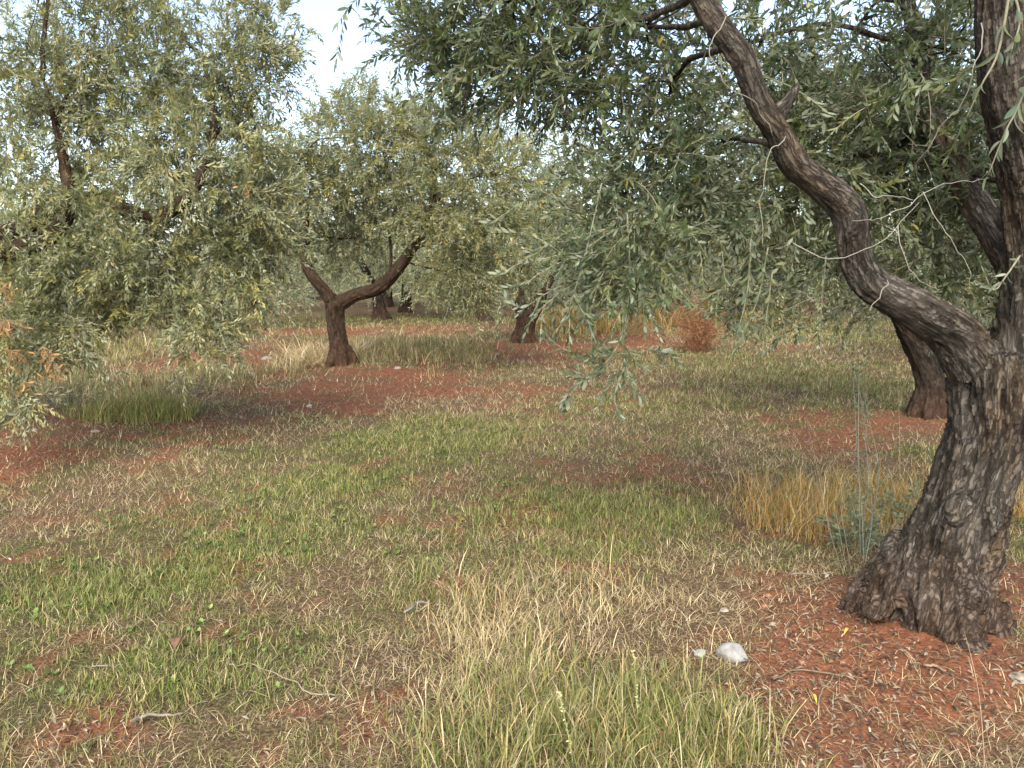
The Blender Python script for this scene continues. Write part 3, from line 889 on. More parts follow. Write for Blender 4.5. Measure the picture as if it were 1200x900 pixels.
def tree(key, label, tr, limbs, lobes, tpl, voxel=0.02, m=None, warm=0.0, flare=(0.2, 5), nsub=4, hangbias=None, rough=0.03):
    x, y, _ = TREE_XY[key]
    root, z = tree_root(x, y, label)
    tr = [(x, y, z - 0.15, tr[0][3] * 1.1)] + tr
    ext = root_flare(x, y, z, flare[0], flare[1], int(abs(x) * 10) + 3, 0.24, 1.35)
    wood(root, [('trunk', tr)] + [('limb', l) for l in limbs], voxel, m or M_BARK2, rough, int(abs(x * 7)) % 40, ext)
    sp = []
    for c, r, n, h, u in lobes:
        sp += lobe_sprays(c, r, int(n * {'B': 1.0, 'G': .9, 'L': 1.8, 'A': 2.05}[key]), np.array([x, y]), h, u)
    tag(link('crown', crown_mesh('crown', sp, tpl, warm=warm), root), kind='stuff')
    src = [p for l in limbs for p in catmull(l, 3)[2:]]
    branches(root, key, lobes, src, 0.03, m or M_BARK2, nsub, min_r=.35)
    return root

# left tree, its trunk just out of the picture
def left_tree():
    x, y, _ = TREE_XY['L']
    z0 = float(gz(x, y)[0])
    tr = [(x, y, z0 + .05, .24), (x + .03, y, z0 + .5, .19), (x + .05, y - .02, z0 + .95, .18), (x + .08, y, z0 + 1.25, .15)]
    l1 = [(x + .05, y, z0 + 1.0, .12), *px_chain([(-40, 305, 6.4, .085), (20, 292, 6.0, .072), (62, 274, 5.9, .062), (80, 240, 5.9, .052), (70, 170, 6.1, .034), (50, 90, 6.2, .016)])]
    l2 = [(x + .1, y, z0 + 1.15, .11), *px_chain([(30, 262, 6.7, .08), (110, 232, 6.4, .06), (160, 252, 6.1, .056), (198, 248, 6.0, .052), (236, 206, 6.1, .042), (250, 150, 6.3, .028), (240, 70, 6.6, .014)])]
    l3 = [(x, y, z0 + 1.1, .11), (x - .5, y + .2, z0 + 1.7, .09), (x - .9, y + .3, z0 + 2.5, .06)]
    lobes = px_lobes([
        (30, 50, 6.3, .75, 84, .3, .4), (120, 60, 6.5, .62, 66, .3, .4), (200, 90, 6.6, .56, 60, .3, .4), (265, 60, 6.6, .4, 40, .3, .45), (310, 85, 6.7, .28, 26, .35, .4), (312, 25, 6.7, .22, 14, .25, .5),
        (60, 150, 6.4, .66, 100, .4, .2), (160, 150, 6.5, .6, 96, .4, .2), (245, 165, 6.6, .45, 70, .45, .2), (295, 180, 6.7, .34, 36, .5, .15),
        (40, 215, 5.9, .26, 20, .5, .1), (130, 240, 5.95, .26, 22, .5, .1), (205, 200, 5.9, .26, 22, .5, .15), (100, 285, 5.9, .26, 26, .6, .05), (10, 265, 5.8, .22, 14, .6, .05), (270, 230, 6.3, .3, 36, .5, .1), (170, 290, 6.0, .26, 26, .6, .05), (305, 225, 6.5, .26, 34, .5, .1), (305, 290, 6.4, .2, 20, .6, .05),
        (20, 340, 6.2, .34, 54, .6, .05), (90, 330, 6.4, .36, 56, .6, .05), (170, 325, 6.4, .34, 50, .6, .05), (240, 300, 6.4, .34, 54, .6, .05), (290, 270, 6.6, .3, 36, .6, .05),
        (15, 390, 5.8, .28, 44, .75, 0), (70, 385, 5.9, .2, 20, .75, 0), (225, 360, 6.0, .2, 26, .75, 0), (238, 400, 6.0, .12, 10, .8, 0), (292, 330, 6.3, .13, 12, .8, 0), (10, 450, 5.5, .14, 12, .9, 0),
        (130, 350, 6.3, .16, 12, .8, 0), (-120, 100, 6.4, 1.0, 70, .4, .3), (-140, 300, 6.4, .6, 36, .6, .1), (-300, 160, 6.7, 1.1, 60, .5, .2), (60, -90, 6.4, .9, 40, .3, .5), (170, -20, 6.6, .5, 20, .3, .5)])
    root = tree('L', 'olive tree at the left edge, boughs sweeping down with bunches of dead orange leaves', tr, [l1, l2, l3], lobes, 'mid', 0.014, warm=0.32, flare=(.24, 6), nsub=5, rough=.05)
    # bunches of dry orange leaves
    rnd = np.random.default_rng(5)
    lv, lt = leaf_geo(4)
    for (px, py, d, n, rr) in ((6, 385, 5.3, 34, .11), (14, 420, 5.3, 30, .10), (4, 345, 5.3, 14, .07), (62, 432, 5.4, 26, .08), (52, 415, 5.4, 16, .06), (30, 455, 5.4, 10, .05), (288, 226, 5.9, 10, .05)):
        c = at(px, py, d)
        b = Bag()
        for k in range(n):
            dv = rnd.normal(size=3); dv[2] -= 0.7; dv /= np.linalg.norm(dv)
            p = c + rnd.normal(0, rr * 0.5, 3)
            Y = np.cross(dv, rnd.normal(size=3)); Y /= np.linalg.norm(Y)
            l = rnd.uniform(.05, .075)
            v = p + lv[:, :1] * dv * l + lv[:, 1:2] * Y * l * .8 + lv[:, 2:3] * np.cross(dv, Y) * l
            b.add(v, lt, 0, np.array([0.36, 0.20, 0.085]) * rnd.uniform(0.6, 1.25))
            v, t = strip_tube(np.stack([c + (0, 0, .05), (c + p) / 2 + (0, 0, .03), p]), .002, .001)
            b.add(v, t, 0, np.array([.3, .2, .1]))
        tag(link('dead_leaf_bunch', b.mesh('dead_leaf_bunch', [M_DEAD], False), root), label='bunch of dry orange leaves')
    return root
left_tree()
print('left', time.time() - T0)

# tree A: the clear forked trunk in the middle distance
yA = TREE_XY['A'][1]
tree('A', 'olive tree with a straight brown trunk forking wide above dry straw on red earth',
     px_chain([(400, 428, yA, .17), (397, 405, yA, .135), (394, 378, yA, .13), (393, 355, yA, .14)]),
     [px_chain([(392, 358, yA, .10), (378, 338, yA - .05, .085), (362, 318, yA - .1, .075), (355, 290, yA - .1, .06), (358, 250, yA, .05), (350, 190, yA, .03)]),
      px_chain([(397, 356, yA, .11), (418, 345, yA, .095), (443, 338, yA - .1, .09), (466, 315, yA - .2, .085), (485, 288, yA - .3, .07), (503, 255, yA - .3, .055), (510, 200, yA - .3, .04)]),
      px_chain([(484, 290, yA - .3, .05), (505, 284, yA - .4, .04), (535, 285, yA - .5, .03)])],
     px_lobes([(400, 160, yA, .6, 80, .3, .4), (450, 175, yA - .3, .65, 90, .35, .3), (520, 185, yA - .4, .7, 100, .35, .3), (585, 205, yA - .3, .55, 70, .4, .3), (365, 205, yA, .5, 80, .4, .25), (350, 230, yA + .2, .4, 50, .5, .1), (480, 150, yA, .4, 50, .3, .4), (545, 165, yA, .45, 50, .3, .4), (625, 235, yA - .2, .5, 60, .4, .2),
               (440, 230, yA + .2, .5, 60, .5, .15), (525, 250, yA - .6, .5, 80, .5, .1), (575, 275, yA - .5, .5, 70, .5, .1), (540, 320, yA - .5, .4, 50, .7, 0), (515, 325, yA - .6, .25, 22, .75, 0), (335, 262, yA + .3, .3, 24, .6, 0), (420, 280, yA + .8, .5, 50, .6, 0),
               (480, 230, yA + 1.2, .9, 110, .4, .3), (400, 230, yA + 1.0, .7, 70, .4, .3), (420, 125, yA, .3, 26, .25, .5), (550, 345, yA - .4, .15, 10, .9, 0), (600, 310, yA - .2, .3, 26, .7, 0), (335, 290, yA + .8, .5, 40, .6, 0)]),
     'far', 0.017, warm=0.38, flare=(.17, 6))
yB = TREE_XY['B'][1]
tree('B', 'short dark olive trunk splitting in two on bare red earth before tall yellow grass',
     px_chain([(614, 399, yB, .21), (616, 385, yB, .18), (617, 374, yB, .18), (618, 366, yB, .175)]),
     [px_chain([(612, 372, yB, .12), (609, 350, yB, .10), (608, 325, yB, .07), (605, 270, yB, .05), (590, 220, yB, .03)]),
      px_chain([(623, 372, yB, .12), (632, 356, yB, .10), (640, 338, yB - .1, .08), (660, 300, yB - .2, .055), (680, 240, yB - .2, .03)])],
     px_lobes([(600, 250, yB, .9, 110, .4, .3), (650, 230, yB - .3, .9, 120, .4, .3), (700, 260, yB, .8, 100, .45, .2), (590, 270, yB - .2, .45, 40, .5, .1), (680, 285, yB - .3, .5, 50, .6, .05), (640, 180, yB, .7, 80, .3, .5),
               (700, 190, yB + .2, .8, 80, .3, .4), (730, 310, yB, .6, 50, .7, 0), (590, 310, yB + .5, .6, 50, .7, 0), (600, 200, yB + .8, .9, 80, .3, .4)]),
     'far', 0.018, warm=0.5, flare=(.17, 5))
yG = TREE_XY['G'][1]
tree('G', 'dark leaning olive trunk standing close behind the big right hand tree',
     px_chain([(1088, 488, yG, .17), (1092, 460, yG, .14), (1086, 430, yG, .128), (1074, 400, yG, .125), (1062, 375, yG, .12)]),
     [px_chain([(1066, 385, yG, .11), (1045, 350, yG, .10), (1010, 310, yG, .08), (970, 260, yG, .06), (940, 200, yG, .04)]),
      px_chain([(1070, 385, yG, .11), (1085, 340, yG + .2, .09), (1120, 280, yG + .4, .07), (1150, 200, yG + .5, .04)])],
     px_lobes([(850, 230, yG + .3, .8, 130, .5, .2), (930, 200, yG, .9, 170, .4, .3), (1010, 180, yG, .9, 170, .4, .3), (1090, 190, yG, .9, 160, .4, .3), (870, 310, yG, .5, 80, .7, 0), (950, 310, yG - .2, .55, 100, .65, .05),
               (1030, 290, yG + .3, .6, 110, .6, .1), (1120, 290, yG + .5, .7, 110, .6, .1), (1180, 230, yG, .8, 120, .5, .2), (980, 110, yG, .6, 80, .3, .4), (1100, 90, yG, .9, 110, .3, .5), (1260, 180, yG, 1.0, 130, .5, .3),
               (880, 130, yG + .2, .7, 80, .3, .4), (1010, 345, yG + .3, .35, 36, .85, 0), (900, 340, yG + .5, .4, 40, .85, 0), (1140, 350, yG + .4, .4, 40, .8, 0), (800, 280, yG + .6, .5, 60, .7, 0)]),
     'mid', 0.016, M_BARK3, warm=0.05, flare=(.17, 6))
print('A B G', time.time() - T0)

# ------------------------------------------------------------------ trees further into the grove: three builds, copied
def make_proto(seed, trunk_h, lean, nl, tpl='far', loc=(0, 0), spread=1.0, warm=.1, dens=1.0, label=''):
    global rng
    rng = np.random.default_rng(seed)
    x, y = loc
    root, z = tree_root(x, y, label)
    tx, ty = x + lean[0], y + lean[1]
    tr = [(x, y, z - .15, .24), (x, y, z + .05, .2), (x + lean[0] * .5, y + lean[1] * .5, z + trunk_h * .55, .15), (tx, ty, z + trunk_h, .145)]
    limbs, lobes = [], []
    for k in range(nl):
        a = 2 * math.pi * (k + rng.uniform(-.2, .2)) / nl + seed
        d = np.array([math.cos(a), math.sin(a)])
        p1 = (tx + d[0] * .45, ty + d[1] * .45, z + trunk_h + .35, .09)
        p2 = (tx + d[0] * .95, ty + d[1] * .95, z + trunk_h + 1.0, .06)
        p3 = (tx + d[0] * 1.2, ty + d[1] * 1.2, z + trunk_h + 1.9, .03)
        limbs.append([(tx, ty, z + trunk_h - .1, .11), p1, p2, p3])
        lobes.append((np.array([tx + d[0] * 1.3 * spread, ty + d[1] * 1.3 * spread, z + trunk_h + 1.25]), .95, int(66 * dens), .45, .25))
        lobes.append((np.array([tx + d[0] * 1.7 * spread, ty + d[1] * 1.7 * spread, z + trunk_h + .6]), .7, int(42 * dens), .75, .02))
        a2 = a + math.pi / nl
        lobes.append((np.array([tx + math.cos(a2) * 1.5 * spread, ty + math.sin(a2) * 1.5 * spread, z + trunk_h + .75]), .7, int(42 * dens), .7, .05))
    for k in range(5):
        a = 2 * math.pi * k / 5 + seed * .7
        lobes.append((np.array([tx + math.cos(a) * 1.75, ty + math.sin(a) * 1.75, z + trunk_h + .1]), .55, int(34 * dens), .75, .02))
    lobes.append((np.array([tx, ty, z + trunk_h + 2.0]), 1.0, int(72 * dens), .3, .45))
    lobes.append((np.array([tx, ty, z + trunk_h + 1.0]), .9, int(42 * dens), .5, .1))
    ext = root_flare(x, y, z, .2, 5, seed, .24, 1.4)
    wood(root, [('trunk', tr)] + [('limb', l) for l in limbs], 0.025, M_BARK3, .03, seed, ext)
    sp = []
    for c, r, n, h, u in lobes:
        sp += lobe_sprays(c, r, n, np.array([tx, ty]), h, u)
    tag(link('crown', crown_mesh('crown', sp, tpl, warm=warm), root), kind='stuff')
    src = [p for l in limbs for p in catmull(l, 3)[2:]]
    branches(root, 'x', lobes, src, .03, M_BARK2, 2)
    return root

def copy_tree(o, x, y, rot, sc, label):
    c = o.copy()
    COL.objects.link(c)
    c.location = (x, y, float(gz(x, y)[0]))
    c.rotation_euler = (0, 0, rot)
    c.scale = (sc, sc, sc * random.uniform(.95, 1.08))
    c['label'] = label
    for ch in o.children:
        k = ch.copy()
        COL.objects.link(k)
        k.parent = c
    return c

pos = {k: TREE_XY[k][:2] for k in 'CDEF'}
P1 = make_proto(21, .95, (-.12, 0), 3, 'far', pos['C'], 1.0, .1, 1.0, 'leaning dark olive trunk in the second row, seen beneath the bough of the forked tree')
P2 = make_proto(34, .9, (.08, .1), 3, 'far', pos['D'], 1.05, .15, .9, 'far olive trunk with a wide dark foot beyond the strip of yellow grass')
P3 = make_proto(47, 1.0, (.1, -.1), 4, 'dist', pos['F'], 1.05, .15, 1.0, 'dark olive trunk beyond the red dry weeds in the middle of the picture')
P3.scale = (1, 1, 1)
E = copy_tree(P1, *pos['E'], 2.0, .95, 'small distant olive trunk just right of the leaning one in the second row')
more = [  # the rest of the grove, row by row
    (2.9, 18.9, P2, 'olive tree in the middle row past the split trunk'),
    (7.2, 12.0, P1, 'olive tree further along the right hand row, hidden behind foliage'),
    (9.6, 16.4, P2, 'olive tree well down the right hand row by the pale field'),
    (12.3, 21.0, P3, 'olive tree far down the right hand row'),
    (-9.2, 13.6, P2, 'olive tree behind the left edge tree, in the second row'),
    (-6.9, 18.6, P1, 'olive tree of the second row behind the left bough'),
    (-11.8, 20.5, P3, 'olive tree deep in the left of the grove'),
    (-8.6, 25.6, P2, 'olive tree in the third row left of centre'),
    (-4.6, 28.6, P3, 'olive tree in the third row near the middle'),
    (-14.5, 27.5, P3, 'olive tree in the third row at the far left'),
    (0.8, 27.5, P3, 'olive tree in the back row behind the split trunk'),
    (4.2, 31.0, P3, 'olive tree in the back row right of the middle'),
    (8.4, 26.5, P3, 'olive tree at the back beyond the red weeds'),
    (15.5, 26.0, P3, 'olive tree at the back on the right'),
    (10.5, 32.5, P3, 'olive tree at the very back right of centre'),
    (-1.6, 34.0, P3, 'olive tree at the very back near the middle'),
    (-9.5, 34.5, P3, 'olive tree at the very back left of centre'),
    (17.0, 17.5, P2, 'olive tree in the outer row at the far right'),
    (12.2, 10.5, P1, 'olive tree in the outer row on the right'),
]
for i, (x, y, p, lab) in enumerate(more):
    copy_tree(p, x, y, i * 1.7 + .4, random.uniform(.92, 1.1), lab)
rng = np.random.default_rng(99)
# the far end of the grove: one mass no one can count
def far_grove():
    sp = []
    for k in range(95):
        a = R(rng.uniform(-50, 50)); d = rng.uniform(29, 52)
        x, y = d * math.sin(a), d * math.cos(a)
        for q in range(3):
            sp += lobe_sprays((x + rng.normal(0, 1.1), y + rng.normal(0, 1.1), rng.uniform(.5, 2.9)), 1.5, 4, np.array([x, y]), .5, .25, .85, (2.6, 3.8))
    tag(link('far_grove', crown_mesh('far_grove', sp, 'dist', warm=.15)), 'distant olive foliage closing the view behind the grove', 'trees', kind='stuff')
far_grove()
print('grove', time.time() - T0)

# ------------------------------------------------------------------ grass and litter
def blades(name, x, y, h, lean, width, col, label, cat='grass', nseg=2, material=None, droop=0.6, az=None, z0=None):
    """grass blades: bent tapering strips standing on the ground, all arrays per blade"""
    n = len(x)
    z = gz(x, y) - 0.004 if z0 is None else z0
    az = rng.uniform(0, 2 * np.pi, n) if az is None else az
    d = np.stack([np.cos(az), np.sin(az), np.zeros(n)], 1)
    sa = az + np.pi / 2 + rng.normal(0, .5, n)
    sv = np.stack([np.cos(sa), np.sin(sa), np.zeros(n)], 1) * (width / 2)[:, None]
    P = np.stack([x, y, z], 1)
    rows, a = [], lean.copy()
    pts = [P]
    for k in range(nseg):
        st = (h / nseg)[:, None]
        P = P + st * (np.sin(a)[:, None] * d + np.cos(a)[:, None] * np.array([0, 0, 1.0]))
        pts.append(P)
        a = a + droop * rng.uniform(.3, 1.4, n)
    vs = []
    for k in range(nseg):
        w = 1.0 - 0.32 * k / nseg
        vs += [pts[k] - sv * w, pts[k] + sv * w]
    vs.append(pts[-1])
    m = 2 * nseg + 1
    V = np.stack(vs, 1)
    T = []
    for k in range(nseg - 1):
        b = 2 * k
        T += [(b, b + 1, b + 3), (b, b + 3, b + 2)]
    b = 2 * (nseg - 1)
    T.append((b, b + 1, b + 2))
    T = np.array(T)
    tris = (T[None] + (np.arange(n) * m)[:, None, None]).reshape(-1, 3)
    C = np.repeat(col[:, None], m, 1).reshape(-1, 3)
    me = mesh_arrays(name, V.reshape(-1, 3), tris, [material or M_GRASS], None, {'tint': ('FLOAT_COLOR', C)}, smooth=False)
    return tag(link(name, me), label, cat, kind='stuff')

PAL_G = np.array([[0.120, 0.155, 0.042], [0.165, 0.19, 0.055], [0.205, 0.212, 0.066], [0.26, 0.236, 0.085], [0.145, 0.162, 0.055]])
PAL_D = np.array([[0.42, 0.32, 0.17], [0.35, 0.265, 0.14], [0.50, 0.42, 0.26], [0.28, 0.20, 0.105], [0.39, 0.32, 0.185], [0.20, 0.145, 0.085]])
PAL_Y = np.array([[0.42, 0.28, 0.085], [0.36, 0.24, 0.07], [0.46, 0.34, 0.13], [0.38, 0.22, 0.06]])

def pick(pal, n):
    return pal[rng.integers(len(pal), size=n)] * rng.uniform(.6, 1.45, (n, 1))

def scatter(n, d0, d1, p=1.0, half=40):
    """points over the sector of field in front, denser nearer"""
    u = rng.uniform(size=n)
    d = (d0 ** p + u * (d1 ** p - d0 ** p)) ** (1 / p)
    a = np.radians(rng.uniform(-half, half, n))
    return d * np.sin(a), d * np.cos(a)

def keep_off(x, y):
    ok = np.ones(len(x), bool)
    for k, (tx, ty, _) in TREE_XY.items():
        ok &= (x - tx) ** 2 + (y - ty) ** 2 > (0.29 if k == 'M' else .2) ** 2
    return ok

def tufted(n, per, spread, d0, d1, p=0.6):
    cx, cy = scatter(n // per, d0, d1, p)
    x = np.repeat(cx, per) + rng.normal(0, 1, n // per * per) * np.repeat(spread * (0.6 + cy * .05), per)
    y = np.repeat(cy, per) + rng.normal(0, 1, n // per * per) * np.repeat(spread * (0.6 + cy * .05), per)
    ok = keep_off(x, y) & (y > .6)
    return x[ok], y[ok]

# green sward, in tufts
x, y = tufted(420000, 11, .026, 1.7, 24)
soil, green, dry, gold = zones(x, y)
pr = np.clip(green * 1.2 - .05, 0.10, 1) * np.clip(1.15 - soil * 1.15, .02, 1)
k = rng.uniform(size=len(x)) < pr
x, y, green, dry = x[k], y[k], green[k], dry[k]
n = len(x); d = np.hypot(x, y)
tall = field([blob(*a) for a in ((650, 610, 150, 40, 1), (740, 870, 170, 90, 1.5), (560, 890, 110, 60, .9), (160, 480, 70, 16, 1.2), (230, 665, 50, 26, .5), (80, 690, 80, 30, .5))], x, y)
h = rng.uniform(.015, .042, n) * (1 + .4 * green) + .04 * tall * rng.uniform(.3, 1.2, n)
w = rng.uniform(.0016, .0034, n) * np.maximum(1, d / 3.8)
mixd = (rng.uniform(size=n) < np.clip(.38 + .32 * dry - .32 * green, .14, .75))[:, None]
col = np.where(mixd, pick(PAL_D, n), pick(PAL_G, n))
h = h * np.clip(1 + (d - 5) * .04, 1, 1.8)
for q, ns in ((d < 5, 2), (d >= 5, 1)):
    m_ = int(q.sum())
    blades('grass', x[q], y[q], h[q], np.abs(rng.normal(.45, .35, m_)), w[q], col[q], 'short green grass in tufts over the near orchard floor' if ns == 2 else 'short green grass in tufts further down the lane', nseg=ns)
print('grass', n)

# matted dry grass, lying
x, y = tufted(300000, 7, .045, 1.7, 22)
soil, green, dry, gold = zones(x, y)
pr = np.clip(.35 + .6 * dry - .35 * np.clip(green - .5, 0, 1), .1, 1) * np.clip(1.35 - soil * .95, .3, 1)
k = rng.uniform(size=len(x)) < pr
x, y = x[k], y[k]
n = len(x); d = np.hypot(x, y)
for q, ns in ((d < 4.2, 2), (d >= 4.2, 1)):
    m_ = int(q.sum())
    blades('dry_grass', x[q], y[q], rng.uniform(.03, .10, m_) * np.clip(1 + (d[q] - 5) * .05, 1, 2), rng.uniform(.7, 1.5, m_), rng.uniform(.0013, .003, m_) * np.maximum(1, d[q] / 3.6),
           pick(PAL_D, m_), 'matted dry straw lying between the green tufts' if ns == 2 else 'matted dry straw on the orchard floor further off', nseg=ns, material=M_STRAW, droop=.35)
print('dry', n)

# standing straw and golden grass
def clump(name, spots, n, hmin, hmax, pal, label, lean=.2, width=.003, droop=.35, nseg=3, heads=False):
    X, Y, H = [], [], []
    for (px, py, rx, ry, wt) in spots:
        bx, by, wx, wy, _ = blob(px, py, rx, ry)
        m = int(n * wt)
        cx = bx + rng.normal(0, .5, m // 8 + 1) * wx; cy = by + rng.normal(0, .5, m // 8 + 1) * wy
        i = rng.integers(len(cx), size=m)
        X.append(cx[i] + rng.normal(0, .03, m)); Y.append(cy[i] + rng.normal(0, .03, m)); H.append(rng.uniform(.35, 1.1, len(cx))[i])
    x, y, th = np.concatenate(X), np.concatenate(Y), np.concatenate(H)
    ok = keep_off(x, y); x, y, th = x[ok], y[ok], th[ok]
    m = len(x); d = np.hypot(x, y)
    h = rng.uniform(hmin, hmax, m) * th
    return blades(name, x, y, h, np.abs(rng.normal(lean, .28, m)), width * rng.uniform(.7, 1.3, m) * np.maximum(1, d / 5), pick(pal, m), label, nseg=nseg, droop=droop)

clump('golden_grass', [(985, 605, 110, 34, .6), (1040, 590, 40, 30, .25), (1195, 600, 30, 50, .2), (925, 600, 60, 30, .3)], 4400, .08, .33, np.concatenate([PAL_Y * np.array([1.05, .9, .8]), PAL_Y * .8, PAL_D[:3], PAL_G[2:4]]), 'golden dry grass standing beside the big trunk')
clump('tall_grass', [(470, 414, 70, 14, .5), (540, 420, 40, 12, .2), (430, 412, 30, 12, .2), (500, 406, 60, 8, .3)], 4000, .12, .36, np.concatenate([PAL_D[:4], PAL_G[1:4], PAL_Y[2:3] * .9]), 'tall pale grass growing to the right of the straight forked trunk', width=.004)
clump('yellow_grass', [(675, 388, 45, 7, .6), (700, 380, 60, 6, .4), (775, 380, 40, 6, .3), (760, 372, 40, 5, .3), (900, 382, 30, 5, .15)], 3400, .4, .95, np.concatenate([PAL_Y * .9, PAL_D[:2], PAL_G[3:4]]), 'tall yellow grass standing behind the split trunk', width=.005)
clump('field_grass', [(130, 412, 90, 14, .4), (60, 440, 80, 20, .4), (230, 400, 60, 9, .3), (110, 455, 60, 12, .4), (250, 445, 70, 14, .5)], 4600, .12, .36, np.concatenate([PAL_D, PAL_G[1:]]), 'tall dry weeds and grass under the left tree', width=.0038)
clump('green_clump', [(160, 486, 55, 12, .5), (195, 492, 35, 9, .25)], 4200, .14, .3, np.concatenate([PAL_G, PAL_Y[2:3] * .9]), 'yellow green clump of long grass at the left')
clump('verge_grass', [(880, 445, 100, 16, .5), (1000, 455, 80, 18, .5), (960, 400, 100, 9, .4), (830, 470, 60, 10, .2)], 5200, .06, .17, np.concatenate([PAL_G, PAL_D[:4]]), 'green grass strip between the right hand trees')
clump('long_grass', [(740, 860, 150, 70, .42), (590, 860, 130, 70, .25), (620, 780, 90, 50, .12), (850, 870, 40, 40, .12), (530, 700, 90, 40, .1)], 4600, .07, .21, np.concatenate([PAL_G * 1.05, PAL_G[1:3], PAL_D[:3], PAL_Y[2:3] * .8]), 'long yellow green grass in front of the viewer', width=.0035)
clump('lush_grass', [(650, 605, 130, 34, .4), (780, 600, 80, 26, .3), (500, 525, 140, 22, .4), (100, 700, 130, 40, .35), (250, 668, 90, 30, .25), (200, 800, 140, 50, .25), (390, 570, 120, 26, .35), (560, 500, 120, 16, .25), (330, 620, 120, 30, .25), (700, 650, 90, 34, .2), (720, 480, 120, 20, .3), (850, 435, 120, 20, .3), (620, 520, 120, 24, .3)], 7400, .03, .09, np.concatenate([PAL_G * np.array([.95, 1.05, .85]), PAL_G[2:4], PAL_D[:1]]), 'fresh green grass patches along the middle of the lane')
clump('straw', [(600, 730, 110, 50, .5), (580, 800, 80, 50, .3), (700, 690, 80, 40, .25), (520, 740, 60, 30, .1)], 1700, .07, .18, PAL_D[:3] * 1.1, 'upright pale straw among the grass', lean=.5, width=.0028)
clump('straw_tuft', [(352, 430, 22, 8, .6), (375, 428, 14, 8, .4), (425, 418, 10, 8, .3)], 1500, .3, .6, PAL_D[:3] * 1.15, 'bleached straw leaning by the foot of the forked trunk', lean=.75, width=.004)

# fallen olive leaves and chips on the red soil
def litter(name, n, cond, pal, lo, hi, wr, label, spots=None):
    x, y = scatter(n * 9, 1.8, 9, .7)
    soil, green, dry, gold = zones(x, y)
    k = (rng.uniform(size=len(x)) < cond(soil, green, dry)) & keep_off(x, y)
    x, y = x[k][:n], y[k][:n]
    m = len(x)
    lv, lt = leaf_geo(4)
    az, tilt = rng.uniform(0, 6.28, m), rng.normal(0, .3, m)
    l = rng.uniform(lo, hi, m)
    X = np.stack([np.cos(az) * np.cos(tilt), np.sin(az) * np.cos(tilt), np.sin(tilt)], 1) * l[:, None]
    Y = np.stack([-np.sin(az), np.cos(az), rng.normal(0, .25, m)], 1) * (l * wr * rng.uniform(.6, 1.3, m))[:, None]
    P = np.stack([x, y, gz(x, y) + .012], 1)
    V = P[:, None] + lv[None, :, :1] * X[:, None] + lv[None, :, 1:2] * Y[:, None] + np.array([0, 0, 1]) * (lv[None, :, 2:3] * l[:, None, None])
    T = (lt[None] + (np.arange(m) * len(lv))[:, None, None]).reshape(-1, 3)
    C = np.repeat(pick(pal, m)[:, None], len(lv), 1).reshape(-1, 3)
    me = mesh_arrays(name, V.reshape(-1, 3), T, [M_DEAD], None, {'tint': ('FLOAT_COLOR', C)}, False)
    tag(link(name, me), label, 'leaf litter', kind='stuff')
litter('fallen_leaves', 16000, lambda s, g, d: np.clip(s * 1.2 - .35, 0.05, 1), np.array([[.30, .26, .18], [.20, .155, .11], [.28, .24, .18], [.09, .06, .04], [.27, .19, .10], [.12, .085, .055], [.07, .05, .035], [.15, .10, .06]]), .010, .036, .9, 'grey fallen olive leaves strewn over the red soil')


# ------------------------------------------------------------------ clods, stones, sticks, weeds
def on_ground(px, py):
    x, y = ground_at(px, py)
    return x, y, float(gz(x, y)[0])

ICO1, ICO3 = ico(1), ico(4)

def soil_clods():
    x, y = scatter(30000, 1.9, 14, .7)
    soil, green, dry, gold = zones(x, y)
    k = (rng.uniform(size=len(x)) < np.clip(soil - .45, 0, 1)) & keep_off(x, y)
    x, y = x[k][:3800], y[k][:3800]
    n = len(x)
    v, t = ICO1
    r = np.minimum(rng.gamma(2.0, .0026, n) + .002, .012)
    V = v[None] * r[:, None, None] * rng.uniform(.6, 1.3, (n, len(v), 1)) * np.array([1, 1, .7])
    V = V + np.stack([x, y, gz(x, y) + r * .3], 1)[:, None]
    T = (t[None] + (np.arange(n) * len(v))[:, None, None]).reshape(-1, 3)
    C = np.repeat(pick(np.array([[.13, .056, .033], [.09, .04, .026], [.19, .09, .055], [.12, .065, .042]]), n)[:, None], len(v), 1).reshape(-1, 3)
    me = mesh_arrays('soil_clods', V.reshape(-1, 3), T, [M_SOILBIT], None, {'tint': ('FLOAT_COLOR', C)}, False)
    tag(link('soil_clods', me), 'small crumbs and clods of red earth on the bare soil', 'soil', kind='stuff')
M_SOILBIT = tint_material('soil_crumb', .95, 0, .3, 120)
soil_clods()

def stone_material():
    m, N, L, out = mat('pale_limestone')
    tc = N('TexCoord'); at_ = N('Attribute', attribute_name='tint')
    n = N('TexNoise', Scale=18.0, Detail=8.0, Roughness=.65); L(tc.outputs['Object'], n.inputs['Vector'])
    f = ramp(N, L, n.outputs['Fac'], [(.3, (.55, .5, .45)), (.55, (1, 1, 1)), (.75, (1.15, 1.12, 1.05))])
    p = N('BsdfPrincipled', Roughness=.85)
    L(mix(N, L, 1.0, at_.outputs['Color'], f, 'MULTIPLY'), p.inputs['Base Color'])
    b = N('Bump', Strength=.5, Distance=.004); L(n.outputs['Fac'], b.inputs['Height']); L(b.outputs[0], p.inputs['Normal'])
    L(p.outputs[0], out.inputs['Surface'])
    return m
M_STONE = stone_material()

